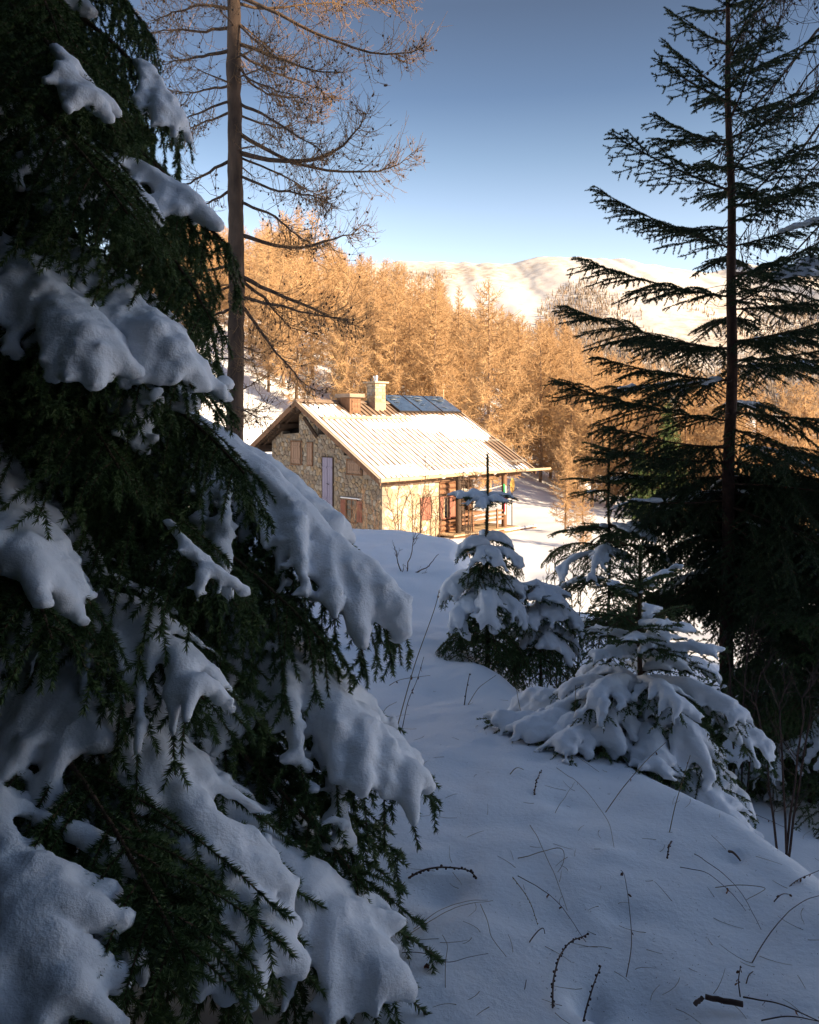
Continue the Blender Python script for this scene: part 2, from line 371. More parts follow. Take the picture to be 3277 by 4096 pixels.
def lay_stones(parent, cells, poly, holes, axis, plane, out, mats, proud, gap, limit, order):
    ok = []
    for cell in cells:
        c = cell.mean(0)
        if not inside(poly, *c): continue
        if any(a0 - .02 < c[0] < a1 + .02 and z0 - .02 < c[1] < z1 + .02 for a0, z0, a1, z1 in holes): continue
        good = False
        for s in (1.0, .85, .7, .55):
            cc = c + (cell - c) * s
            if all(inside(poly, *q) for q in cc) and not any(any(a0 < q[0] < a1 and z0 < q[1] < z1 for q in cc) for a0, z0, a1, z1 in holes):
                good = True; break
        if good and np.ptp(cc, 0).min() > .07: ok.append(cc)
    ok.sort(key=order)
    rest = MB()
    for i, cc in enumerate(ok):
        k = rng.integers(len(mats))
        if i < limit:
            mb = MB(); stone_mb(mb, cc, axis, plane, out, proud * rng.uniform(.6, 1.3), gap); mb.obj('stone', mats[k], parent)
        else: stone_mb(rest, cc, axis, plane, out, proud * rng.uniform(.6, 1.3), gap, int(k))
    if rest.n: tag(rest.obj('far_stones', mats, parent), kind='stuff')

# gable wall, its top stepped by the dark gaps between the purlins
GP = .73; TK = .12
sof = lambda q: rz_(q) - TK - .03
gable_pts = [(.7, -.6), (.7, sof(.7)), (.94, sof(.94)), (.94, 2.75), (1.51, 2.75), (1.51, sof(1.51)), (2.46, sof(2.46)), (2.46, 3.53), (3.19, 3.53), (3.19, sof(3.19)), (4.34, sof(4.34)),
             (4.34, 4.42), (5.0, 4.42), (5.0, sof(5.0)), (RQ, sof(RQ)), (6.42, sof(6.42)), (6.42, 4.48), (7.75, 4.4), (7.75, sof(7.75)), (8.6, sof(8.6)), (8.6, -.6)]
wb = MB(); poly_slab(wb, gable_pts, 'x', GP, GP + .45)
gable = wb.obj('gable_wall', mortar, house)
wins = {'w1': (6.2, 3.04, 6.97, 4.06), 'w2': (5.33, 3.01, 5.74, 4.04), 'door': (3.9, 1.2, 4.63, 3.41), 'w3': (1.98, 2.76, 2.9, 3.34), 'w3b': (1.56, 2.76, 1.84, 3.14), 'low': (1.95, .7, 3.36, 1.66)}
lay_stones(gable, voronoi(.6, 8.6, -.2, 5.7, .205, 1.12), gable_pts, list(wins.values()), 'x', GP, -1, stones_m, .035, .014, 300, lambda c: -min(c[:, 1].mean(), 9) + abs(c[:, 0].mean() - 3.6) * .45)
ib = MB(); ib.box((GP + .5, .75, -.5), (GP + .56, 8.5, 2.4)); poly_slab(ib, [(.8, 2.4), (8.4, 2.4), (8.4, sof(8.4) - .05), (RQ, sof(RQ) - .05), (.8, sof(.8) - .05)], 'x', GP + .5, GP + .56)
ib.obj('loft_backing', black, house)

# front wall: pale flush-pointed stone, then logs round the porch
FQ = .7
front_pts = [(GP, -.6), (GP, 2.62), (4.12, 2.62), (4.12, -.6)]
fb = MB(); fb.box((GP + .451, FQ, -.6), (4.12, FQ + .45, 2.62))
front = fb.obj('front_wall', mortar_pale, house)
shut = (2.95, .72, 3.6, 1.72)
lay_stones(front, voronoi(GP + .05, 4.12, -.3, 2.7, .29, 1.2), [(GP + .03, -.6), (GP + .03, 2.6), (4.1, 2.6), (4.1, -.6)], [shut], 'y', FQ, -1, stones_p, .018, .01, 120, lambda c: 0)
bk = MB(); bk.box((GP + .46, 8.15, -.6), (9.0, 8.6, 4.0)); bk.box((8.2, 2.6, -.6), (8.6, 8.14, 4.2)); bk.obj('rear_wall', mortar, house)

# roof: two slopes, standing seams, snow lying between the seams
sl = MB()
def slope_pts(q0, q1, d0, d1):
    return [(0, q0, rz_(q0) + d0), (0, q1, rz_(q1) + d0), (0, q1, rz_(q1) + d1), (0, q0, rz_(q0) + d1)]
def slope_slab(mb, p0, p1, q0, q1, d0, d1, mat=0):
    V = [(p, q, rz_(q) + d) for p in (p0, p1) for q, d in ((q0, d0), (q1, d0), (q1, d1), (q0, d1))]
    mb.add(V, [(0, 1, 2, 3), (7, 6, 5, 4), (0, 4, 5, 1), (1, 5, 6, 2), (2, 6, 7, 3), (3, 7, 4, 0)], mat, False)
slope_slab(sl, 0, LP, 0, RQ, -.03, 0); slope_slab(sl, 0, LP, RQ, QB, -.03, 0)
roof = sl.obj('roof', metal_roof, house)
bd = MB(); slope_slab(bd, .02, LP - .02, .05, RQ - .001, -TK, -.033); slope_slab(bd, .02, LP - .02, RQ + .001, QB - .05, -TK, -.033)
bd.obj('roof_boarding', wood_dark, house)
for p0, p1 in ((-.05, -.002), (LP + .002, LP + .05)):
    for q0, q1 in ((-.04, RQ - .001), (RQ + .001, QB + .04)):
        tr = MB(); slope_slab(tr, p0, p1, q0, q1, -.20, .035); tr.obj('barge_board', wood_brown, house)
vm = mat('verge_metal', (.42, .34, .26), .45, spec=.5)
for p0, p1, q0, q1 in ((-.06, .10, -.03, RQ - .001), (-.06, .10, RQ + .001, QB), (LP - .06, LP + .06, -.03, RQ)):
    fl = MB(); slope_slab(fl, p0, p1, q0, q1, .037, .055); fl.obj('verge_flashing', vm, house)
rc = MB(); slope_slab(rc, -.07, LP + .06, RQ - .2, RQ, .085, .105); slope_slab(rc, -.07, LP + .06, RQ, RQ + .2, .085, .105); rc.obj('ridge_cap', metal_roof, roof)
NS = 32; sp = (LP - .1) / NS
sm = MB()
V = [(x, q, rz_(q) + d) for x in (-.017, .017) for q, d in ((-.02, 0.001), (RQ - .1, 0.001), (RQ - .1, .07), (-.02, .07))]
sm.add(V, [(0, 1, 2, 3), (7, 6, 5, 4), (0, 4, 5, 1), (1, 5, 6, 2), (2, 6, 7, 3), (3, 7, 4, 0)], 0, False)
seam_me = sm.mesh('seam', metal_roof)
for i in range(NS + 1):
    o = link('seam', seam_me, roof); o.location = (.05 + i * sp, 0, 0)
def snow_strip(pa, pb, q0, q1, th, seed, parent, name='snow_strip'):
    """a sheet of snow in one roof bay: rounded edges, uneven thickness"""
    k = max(8, int((q1 - q0) / .12)); q = np.linspace(q0, q1, k)
    tp = np.minimum(1, np.minimum((q - q0 + .02) / .16, (q1 - q + .02) / .22)) ** .5
    t = th * tp * (1 + .28 * vn(q * 1.7, q * 0 + seed * 3.1, 70)); wl_ = .02 * np.abs(vn(q * 2.3, q * 0 + seed * 1.7, 71)); wr_ = .05 * np.abs(vn(q * 2.1, q * 0 + seed * 2.3, 72)) + .004
    a = pa + wl_; b_ = pb - wr_; m = (b_ - a)
    prof = [(0, .0), (.10, .72), (.3, 1.0), (.7, 1.0), (.9, .70), (1, 0)]
    V = np.array([[(a[j] + m[j] * x, q[j], rz_(q[j]) + .003 + t[j] * z) for x, z in prof] for j in range(k)])
    n = len(prof); idx = np.arange(k * n).reshape(k, n)
    mb = MB().add(V.reshape(-1, 3), np.stack([idx[:-1, :-1], idx[:-1, 1:], idx[1:, 1:], idx[1:, :-1]], -1).reshape(-1, 4))
    mb.add(V.reshape(-1, 3)[list(idx[0])], [tuple(range(n))]); mb.add(V.reshape(-1, 3)[list(idx[-1])], [tuple(range(n))[::-1]])
    return mb.obj(name, roof_snow, parent)
for i in range(NS):
    pa = .05 + i * sp + .019; pb = pa + sp - .038; pm = (pa + pb) / 2
    top = 5.42 + .06 * rng.normal()
    if 1.7 < pm < 5.6: top = (4.95 if pm < 2.2 else 4.55 + .12 * math.sin(pm * 5)) + rng.uniform(-.12, .15)
    if pm >= 5.6: top = 4.58 + rng.uniform(-.08, .06)
    lo = -.02 + rng.uniform(-.03, .05); th = .066
    segs = [(lo, top)]
    if pm > 8.85: segs = [(lo, .38 + rng.uniform(0, .25)), (2.3 + rng.uniform(-.05, .3), top)]
    if pm > 9.7: segs = [(2.75, top)]
    for q0, q1 in segs: snow_strip(pa, pb, q0, q1, th, i, roof)
# deeper drifts that bury the seams
def drift(p0, p1, q0, q1, h, seed, parent):
    nx_, ny_ = 44, 26; pp = np.linspace(p0, p1, nx_); qq = np.linspace(q0, q1, ny_); P, Q = np.meshgrid(pp, qq)
    e = np.minimum(np.minimum((P - p0) / (p1 - p0), (p1 - P) / (p1 - p0)) * 4, np.minimum((Q - q0) / (q1 - q0), (q1 - Q) / (q1 - q0)) * 3)
    hgt = h * (sst(e + .35 * fbm(P * 1.1 + seed, Q * 1.6, 80, 3), .1, .9)) - .006
    Z = np.vectorize(rz_)(Q) + hgt
    idx = np.arange(P.size).reshape(P.shape); F = np.stack([idx[:-1, :-1], idx[:-1, 1:], idx[1:, 1:], idx[1:, :-1]], -1).reshape(-1, 4)
    MB().add(np.stack([P, Q, Z], -1).reshape(-1, 3), F).obj('snow_drift', roof_snow, parent)
drift(5.2, 10.15, 3.0, 4.75, .125, 1, roof); drift(6.3, 10.0, 2.3, 3.5, .11, 5, roof); drift(.15, 3.2, -.02, 1.0, .10, 9, roof); drift(.1, 2.2, 4.3, 5.5, .085, 13, roof)
drift(.15, 9.0, -.03, .42, .10, 21, roof); drift(2.0, 6.4, 3.35, 4.0, .10, 33, roof)
# snow lumps hanging over the gutter
lump = MB()
for p in (5.05, 5.9, 6.0, 7.0, 7.05, .9, 2.4, 3.6):
    r = rng.uniform(.08, .15); V, F = balls(np.array([[p, -.06, EZ + .02]]), np.array([r]), 2, (1.2, .8, 1.0)); lump.add(V, F)
lump.obj('overhanging_snow', roof_snow, roof)
# snow guards
lg = MB(); lg.log((.30, 4.12, rz_(4.12) + .14), (5.5, 4.2, rz_(4.2) + .14), .065, wob=.006); lg.obj('snow_log', wood_pale, roof)
for q, pa, pb in ((2.2, .65, 10.15), (.52, .8, 10.1)):
    rl = MB()
    for dz in (.11, .17): rl.log((pa, q, rz_(q) + dz), (pb, q, rz_(q) + dz), .012, n=6)
    for p in np.arange(pa + .2, pb, 1.2): rl.bar((p, q + .02, rz_(q)), (p, q, rz_(q) + .2), .03, .02)
    rl.obj('snow_guard_rail', mat('guard_metal', (.5, .45, .38), .4, metal=.6), roof)
gu = MB(); gu.log((-.12, -.11, EZ + .0), (11.3, -.11, EZ + .02), .085, n=12, r2=.06, wob=.008); gu.obj('log_gutter', wood_pale, house)
gk = MB()
for p in np.arange(.3, 10.2, .95): gk.bar((p, .25, EZ - .05), (p, -.13, EZ - .11), .05, .05)
gk.obj('gutter_bracket', wood_brown, house)
wp = MB(); wp.bar((GP + .0, .55, EZ + .12 - .28), (LP - .5, .55, EZ + .12 - .28), .22, .24); wp.obj('wall_plate', wood_brown, house)
# purlins and brace under the verge
for q in (1.25, 2.85, 4.62, 7.1, 8.9):
    pb_ = MB(); pb_.bar((.06, q, sof(q) - .12), (1.3, q, sof(q) - .12), .17, .2); pb_.obj('purlin', wood_dark, house)
pb_ = MB(); pb_.bar((.06, RQ, sof(RQ) - .16), (GP - .05, RQ, sof(RQ) - .16), .2, .22); pb_.obj('purlin', wood_dark, house)
pb_ = MB(); pb_.bar((.35, 5.55, 5.2), (.66, 4.98, 4.30), .13, .13); pb_.obj('brace', wood_dark, house)
rf = MB()
for q0 in (0.1, RQ + .05):
    q1 = RQ - .05 if q0 < 1 else QB - .1
    for p in (.09, .42): rf.bar((p, q0, rz_(q0) - TK - .055), (p, q1, rz_(q1) - TK - .055), .08, .1)
rf.obj('verge_rafter', wood_dark, house)

# shutters, doors, windows
def boarded(name, box, plane, axis, m, parent, planks=4, frame=True, proud=.05, out=-1):
    """a leaf of upright planks with two ledges"""
    a0, z0, a1, z1 = box
    mk = (lambda a, d, z: (d, a, z)) if axis == 'x' else (lambda a, d, z: (a, d, z))
    def bx(mb, aa, ab, za, zb, d0, d1):
        lo = mk(aa, plane + out * d0, za); hi = mk(ab, plane + out * d1, zb)
        mb.box(tuple(min(x, y) for x, y in zip(lo, hi)), tuple(max(x, y) for x, y in zip(lo, hi)))
    bmb = MB(); bx(bmb, a0 + .01, a1 - .01, z0 + .01, z1 - .01, .005, proud * .5); leaf = bmb.obj(name, m, parent)
    w = (a1 - a0) / planks
    for i in range(planks):
        pbm = MB(); bx(pbm, a0 + i * w + .006, a0 + (i + 1) * w - .006, z0, z1, proud * .5 + .001, proud + rng.uniform(0, .004)); pbm.obj('plank', m, leaf)
    for f in (.18, .80):
        lb = MB(); z = z0 + (z1 - z0) * f; bx(lb, a0 + .02, a1 - .02, z - .035, z + .035, proud + .006, proud + .024); lb.obj('ledge', m, leaf)
    return leaf, bx
def lintel(parent, box, plane, axis, m, out=-1, name='window_frame', t=.06):
    a0, z0, a1, z1 = box; mb = MB()
    mk = (lambda a, d, z: (d, a, z)) if axis == 'x' else (lambda a, d, z: (a, d, z))
    for (aa, ab, za, zb, d) in ((a0 - t, a1 + t, z1 + .002, z1 + t, .07), (a0 - t, a1 + t, z0 - t, z0 - .002, .06), (a0 - t, a0 - .004, z0, z1, .05), (a1 + .004, a1 + t, z0, z1, .05)):
        lo = mk(aa, plane, za); hi = mk(ab, plane + out * d, zb)
        mb.box(tuple(min(x, y) for x, y in zip(lo, hi)), tuple(max(x, y) for x, y in zip(lo, hi)))
    return mb.obj(name, m, parent)
lintel(house, wins['w1'], GP, 'x', wood_brown); boarded('shutter', (6.28, 3.06, 6.95, 4.04), GP, 'x', wood_tan, house, 4)
lintel(house, (5.40, 3.03, 5.72, 4.02), GP, 'x', wood_brown, t=.05); boarded('shutter', (5.40, 3.03, 5.72, 4.02), GP, 'x', wood_tan, house, 2)
lintel(house, wins['w3'], GP, 'x', wood_brown); boarded('shutter', (2.0, 2.78, 2.88, 3.32), GP, 'x', wood_tan, house, 6)
boarded('shutter', wins['w3b'], GP, 'x', wood_tan, house, 2)
dl, _ = boarded('gable_door', (4.27, 1.2, 4.62, 3.40), GP, 'x', lilac, house, 2); boarded('gable_door', (3.91, 1.2, 4.255, 3.40), GP, 'x', lilac, house, 2)
hb = MB(); hb.bar((GP - .10, 4.24, 2.25), (GP - .10, 4.10, 2.22), .025, .03); hb.obj('handle', iron, dl)
lintel(house, (3.9, 1.2, 4.63, 3.41), GP, 'x', wood_dark, name='door_frame', t=.035)
lintel(house, (2.30, .7, 2.95, 1.62), GP, 'x', wood_brown, name='window_frame')
gwn = MB(); gwn.box((GP - .012, 2.30, .7), (GP - .002, 2.95, 1.62)); gw = gwn.obj('window', glass, house)
gmb = MB(); gmb.box((GP - .035, 2.61, .7), (GP - .014, 2.65, 1.62)); gmb.box((GP - .034, 2.30, 1.20), (GP - .015, 2.60, 1.23)); gmb.box((GP - .034, 2.66, 1.20), (GP - .015, 2.95, 1.23)); gmb.obj('glazing_bar', wood_brown, gw)
boarded('shutter', (1.93, .72, 2.24, 1.62), GP, 'x', wood_red, house, 3); boarded('shutter', (3.02, .72, 3.34, 1.62), GP, 'x', wood_red, house, 3)
ss = MB(); V, F = balls(np.array([[GP - .06, q, 1.71] for q in np.arange(2.0, 3.3, .09)]), np.full(len(np.arange(2.0, 3.3, .09)), .06), 1, (1, 1.2, .6)); ss.add(V, F); ss.obj('lintel_snow', roof_snow, house)
boarded('shutter', shut, FQ, 'y', wood_red, house, 5)
# log wall with its window
lw = MB(); lw.box((4.121, FQ + .12, -.3), (5.30, FQ + .3, 2.6)); logw = lw.obj('log_wall', wood_dark, house)
for i in range(11):
    z = .0 + i * .235
    if z + .11 < .70 or z - .11 > 1.64:
        l = MB(); l.log((4.122, FQ + .05, z), (5.55, FQ + .05, z), .117, wob=.004); l.obj('log', wood_log, logw)
    else:
        l = MB(); l.log((5.16, FQ + .05, z), (5.55, FQ + .05, z), .117); l.obj('log', wood_log, logw)
for i in range(11):                                  # crossing log ends at the corner
    z = .115 + i * .235
    l = MB(); l.log((5.43, FQ - .28, z), (5.43, 2.6, z), .115, wob=.004); l.obj('log', wood_dark if i < 99 else wood_log, logw)
lintel(house, (4.22, .72, 5.10, 1.62), FQ, 'y', wood_red, name='window_frame')
gw2 = MB(); gw2.box((4.22, FQ - .01, .72), (5.10, FQ + .02, 1.62)); w2 = gw2.obj('window', glass, house)
fb2 = MB(); fb2.box((4.63, FQ - .04, .72), (4.68, FQ - .012, 1.62)); fb2.box((4.40, FQ - .04, .72), (4.44, FQ - .012, 1.62)); fb2.obj('glazing_bar', wood_pale, w2)
boarded('shutter', (4.70, .74, 5.08, 1.60), FQ - .045, 'y', wood_red, house, 3, proud=.03)
boarded('shutter', (4.14, .74, 4.36, 1.60), FQ - .045, 'y', wood_red, house, 2, proud=.03)
# porch: back wall of logs, dark doorway, posts, deck, rails
pw = MB(); pw.box((5.56, 2.62, -.3), (8.2, 2.9, 4.0)); porchw = pw.obj('porch_wall', wood_dark, house)
for i in range(14):
    z = .12 + i * .235
    for (x0, x1) in (((5.56, 6.45), (7.25, 8.2)) if z < 2.15 else ((5.56, 8.2),)):
        l = MB(); l.log((x0, 2.55, z), (x1, 2.55, z), .117, wob=.004); l.obj('log', wood_log, porchw)
pdm = MB(); pdm.box((6.46, 2.58, .1), (7.24, 2.615, 2.1)); pdm.obj('doorway', black, house)
for k, (p, q) in enumerate(((5.05 - .28, .12), (7.97, .12), (7.97, 2.3))):
    b_ = MB(); b_.log((p, q, -.1), (p, q, EZ + PT * q - .18), .13, n=12, wob=.004); b_.obj('porch_post', wood_dark if k == 0 else wood_brown, house)
wpx = MB(); wpx.box((7.05, 2.2, .1), (7.3, 2.5, 3.4)); wpx.obj('porch_pillar', stones_p[3], house)
dk = MB()
for i in range(9):
    d_ = MB(); q = -.28 + i * .32; d_.box((4.05, q, .0), (8.6, q + .305, .06)); d_.obj('deck_plank', wood_pale, house)
db = MB(); db.log((3.5, -.22, -.13), (9.9, -.22, -.16), .11, n=10, wob=.01); db.obj('deck_beam', wood_log, house)
ds = MB(); V, F = balls(np.array([[p, -.22, -.03] for p in np.arange(7.6, 9.8, .1)]), rng.uniform(.09, .13, len(np.arange(7.6, 9.8, .1))), 1, (1.3, 1.1, .6)); ds.add(V, F); ds.obj('beam_snow', roof_snow, house)
fnd = MB(); fnd.box((4.2, -.1, -.9), (8.3, 2.4, -.28)); fnd.obj('foundation', mortar, house)
for z, nm in ((.42, 'bench_rail'), (.60, 'bench_rail'), (.80, 'bench_rail')):
    r_ = MB(); r_.box((4.95, .06, z), (7.86, .11, z + .09)); r_.obj(nm, wood_log, house)
for p in (5.6, 6.55, 7.3):
    r_ = MB(); r_.box((p, .0, .06), (p + .09, .055, .95)); r_.obj('bench_leg', wood_log, house)
r_ = MB(); r_.box((5.1, .13, .38), (7.7, .55, .43)); r_.obj('bench_seat', wood_log, house)
tb = MB(); tb.box((5.3, 1.0, .72), (7.4, 1.7, .77)); tb.obj('table_top', wood_log, house)
# chimney
CP0, CP1, CQ0, CQ1 = 4.18, 4.86, 4.98, 5.62
ch = MB(); ch.box((CP0 + .03, CQ0 + .03, 5.2), (CP1 - .03, CQ1 - .03, 6.86)); chim = ch.obj('chimney', mortar_pale, house)
ft = MB(); ft.box((CP0 - .01, CQ0 - .01, 5.3), (CP1 + .01, CQ1 + .01, 5.93)); ft.obj('chimney_foot', mat('flashing', (.36, .26, .18), .5), chim)
z = 5.94
row = 0
while z < 6.80:
    h = rng.uniform(.10, .17)
    for side in range(4):
        n = 3 if (row + side) % 2 else 2; cuts = np.concatenate([[0], np.sort(rng.uniform(.25, .75, n - 1)) if n == 2 else np.array([.33, .68]) + rng.uniform(-.06, .06, 2), [1]])
        for i in range(n):
            a, b2 = cuts[i], cuts[i + 1]; pr = rng.uniform(.012, .04); s_ = MB()
            zz0, zz1 = z + .008, min(z + h, 6.84) - .008
            if side == 0: s_.box((CP0 + (CP1 - CP0) * a + .008, CQ0 - pr + .03, zz0), (CP0 + (CP1 - CP0) * b2 - .008, CQ0 + .10, zz1))
            if side == 1: s_.box((CP0 - pr + .03, CQ0 + .012 + (CQ1 - CQ0 - .02) * a, zz0), (CP0 + .10, CQ0 + (CQ1 - CQ0 - .02) * b2 - .004, zz1))
            if side == 2: s_.box((CP1 - .10, CQ0 + .012 + (CQ1 - CQ0 - .02) * a, zz0), (CP1 + pr - .03, CQ0 + (CQ1 - CQ0 - .02) * b2 - .004, zz1))
            if side == 3: s_.box((CP0 + (CP1 - CP0) * a + .008, CQ1 - .10, zz0), (CP0 + (CP1 - CP0) * b2 - .008, CQ1 + pr - .03, zz1))
            s_.obj('stone', (stones_p[:3] + stones_m[1:4])[rng.integers(6)], chim)
    z += h; row += 1
cp_ = MB(); cp_.box((CP0 - .12, CQ0 - .12, 6.861), (CP1 + .12, CQ1 + .12, 6.94)); cp_.obj('chimney_cap', mat('cap_slab', (.50, .38, .26), .8, var=.2), chim)
fu = MB(); fu.log((4.5, 5.3, 6.94), (4.5, 5.3, 7.12), .10, n=14); fu.log((4.5, 5.3, 7.125), (4.5, 5.3, 7.22), .125, n=14); fu.obj('flue', steel, chim)
fu = MB(); fu.log((4.34, 5.45, 6.94), (4.34, 5.45, 7.10), .06, n=10); fu.obj('flue_pipe', iron, chim)
# roof hatch
hx0, hx1, hq0, hq1 = 2.36, 3.03, 4.72, 5.25
hm = MB(); hm.box((hx0, hq0, 5.0), (hx1, hq1 + .4, 6.12)); hat = hm.obj('roof_hatch', wood_brown, house)
boarded('hatch_door', (hx0 + .12, 5.50, hx1 - .06, 6.04), hq0, 'y', wood_log, hat, 3, proud=.03)
hc = MB(); hc.box((hx0 - .13, hq0 - .17, 6.13), (hx1 + .13, hq1 + .45, 6.18)); hc.box((hx0 - .12, hq0 - .16, 6.185), (hx1 + .12, hq1 + .4, 6.30)); hc.obj('hatch_cap', metal_roof, hat)
# solar panels
pane = mat('solar_glass', (.045, .075, .14), .22, var=.25, vscale=2, spec=.6)
frost = mat('panel_snow', (.42, .47, .55), .7, var=.3, vscale=9)
def P3(p, s):                                   # s 0..1 from lower to upper edge
    return np.array([p, 4.78 + 1.50 * s, 5.47 + .85 * s])
for k in range(3):
    p0 = 5.62 + k * 1.53; p1 = p0 + 1.47; sk = .0
    nrm = np.array([0, -.85, 1.50]); nrm /= np.linalg.norm(nrm)
    def quad(a0, a1, s0, s1, lift, th, name, m, parent):
        A = [P3(a0, s0), P3(a1, s0), P3(a1, s1), P3(a0, s1)]; V = [x + nrm * lift for x in A] + [x + nrm * (lift + th) for x in A]
        return MB().add(V, [(3, 2, 1, 0), (4, 5, 6, 7), (0, 1, 5, 4), (1, 2, 6, 5), (2, 3, 7, 6), (3, 0, 4, 7)], 0, False).obj(name, m, parent)
    sp_ = quad(p0, p1, 0, 1, 0, .06, 'solar_panel', iron, house)
    quad(p0 + .04, p1 - .04, .025, .975, .061, .006, 'pane', pane, sp_)
    st = np.array([[rng.uniform(p0 + .5 + .2 * k, p1 - .1), 0, 0] for _ in range(1)])
    fs = MB()
    for i in range(14):
        a = rng.uniform(0, 1); s = np.clip(.95 - rng.exponential(.22), .1, .95); pp = p0 + .15 + 1.2 * np.clip(a * .75 + (1 - s) * .35, 0, 1)
        V, F = balls((P3(pp, s) + nrm * .066)[None], np.array([rng.uniform(.06, .26)]), 2, (1, 1, .035)); fs.add(V, F)
    fs.obj('frost_patch', frost, sp_)
an = MB(); an.log((10.05, 6.0, 5.6), (10.05, 6.0, 6.75), .025, n=6); an.obj('mast', wood_pale, house)

# things at the porch
def hp(p, q, z): return HO + Matrix.Rotation(house.rotation_euler.z, 3, 'Z') @ Vector((p, q, z))
HR = house.rotation_euler.z
di = empty('satellite_dish', hp(8.75, .25, 1.95), HR, 'round ochre satellite dish on a bracket by the porch corner post', 'dish')
V = []; F = []; nr, na_ = 5, 24
for i in range(nr + 1):
    r = .34 * i / nr
    for j in range(na_): V.append((r * math.cos(j / na_ * 6.2832), -.0 + .45 * (r * r) - .05, r * math.sin(j / na_ * 6.2832) * 1.06))
for i in range(nr):
    for j in range(na_): F.append((i * na_ + j, i * na_ + (j + 1) % na_, (i + 1) * na_ + (j + 1) % na_, (i + 1) * na_ + j))
MB().add(V, F).obj('reflector', mat('ochre_paint', (.42, .25, .06), .5), di).rotation_euler = (0, 0, math.radians(20))
ab = MB(); ab.log((0, .0, 0), (-.7, -.1, .02), .022, n=6); ab.log((0, -.03, -.30), (.02, -.30, -.1), .012, n=6); ab.log((0, .03, -.35), (0, .03, -2.1), .025, n=6); ab.obj('bracket', iron, di)
lnb = MB(); lnb.log((.02, -.30, -.12), (.02, -.24, -.07), .035, n=8); lnb.obj('receiver', mat('pale_plastic', (.6, .58, .52), .5), di)
fg = empty('hanging_flag', hp(7.78, .02, 2.1), HR, 'green, white and red flag hanging limp beside the porch post', 'flag')
for k, (c, x0, z0, z1) in enumerate((((.04, .34, .14), 0.0, -.62, -.02), ((.72, .70, .68), .075, -1.45, -.1), ((.62, .06, .12), .03, -1.32, -.55))):
    zz = np.linspace(z1, z0, 14); xx = np.linspace(0, .11, 7); Vv = []; 
    for z_ in zz:
        for x_ in xx: Vv.append((x0 + x_ * (1 + .2 * math.sin(z_ * 5)), -.02 * k + .03 * math.sin(x_ * 60 + z_ * 3), z_))
    ii = np.arange(14 * 7).reshape(14, 7)
    MB().add(Vv, np.stack([ii[:-1, :-1], ii[:-1, 1:], ii[1:, 1:], ii[1:, :-1]], -1).reshape(-1, 4)).obj('flag_fold', mat('cloth_%s' % ('green', 'white', 'red')[k], c, .8), fg)
cl = MB()
for k in range(5):
    z = 2.02 - .05 * k; q = .1 + .12 * k; x = np.linspace(5.0, 7.85, 12)
    Pn = np.stack([x, np.full(12, q), z - .14 * np.sin(np.linspace(0, math.pi, 12)) + .02 * k], -1)
    V, F = tubes(Pn[None], np.full((1, 12), .012), 5); cl.add(V, F)
clo = cl.obj('clothesline', mat('line_white', (.7, .66, .58), .6)); clo.location = HO; clo.rotation_euler = (0, 0, HR)
tag(clo, 'pale clothes lines sagging across the porch between its posts', 'clothesline')

# ------------------------------------------------------------------ spruce boughs: wood, needles, snow
def bez(P0, P1, P2, P3_, k):
    t = np.linspace(0, 1, k)[:, None]
    return (1 - t) ** 3 * P0 + 3 * (1 - t) ** 2 * t * P1 + 3 * (1 - t) * t * t * P2 + t ** 3 * P3_
def along(P, t):
    """points at fractions t (m,) of polyline P (k,3) -> (m,3), tangents"""
    k = len(P); x = np.clip(t, 0, 1) * (k - 1); i = np.minimum(x.astype(int), k - 2); f = (x - i)[:, None]
    return P[i] * (1 - f) + P[i + 1] * f, unit(P[i + 1] - P[i])
def needles(mb, shoots, per_m, L, w, mat, rg, t0=0.0):
    """needle blades all round every shoot; shoots (n,k,3)"""
    if len(shoots) == 0: return
    n, k, _ = shoots.shape; ln = np.linalg.norm(np.diff(shoots, axis=1), axis=2).sum(1)
    cnt = np.maximum(3, (ln * per_m).astype(int)); sid = np.repeat(np.arange(n), cnt); m = len(sid)
    t = t0 + (1 - t0) * rg.random(m); x = t * (k - 1); i = np.minimum(x.astype(int), k - 2); f = (x - i)[:, None]
    A = shoots[sid, i]; B = shoots[sid, i + 1]; P = A * (1 - f) + B * f; T = unit(B - A)
    R = unit(rg.normal(size=(m, 3))); N1 = unit(R - (R * T).sum(1, keepdims=True) * T)
    al = np.radians(rg.uniform(38, 72, m))[:, None] * (1 - .45 * t[:, None] ** 3)
    D = np.cos(al) * T + np.sin(al) * N1 + np.array([0, 0, .12]); D = unit(D)
    Sd = unit(np.cross(D, unit(rg.normal(size=(m, 3))))) * (w / 2)
    ll = (L * rg.uniform(.75, 1.15, m))[:, None]
    V = np.stack([P - Sd, P + Sd, P + D * ll], 1).reshape(-1, 3)
    mb.add(V, np.arange(3 * m).reshape(m, 3), mat, False)

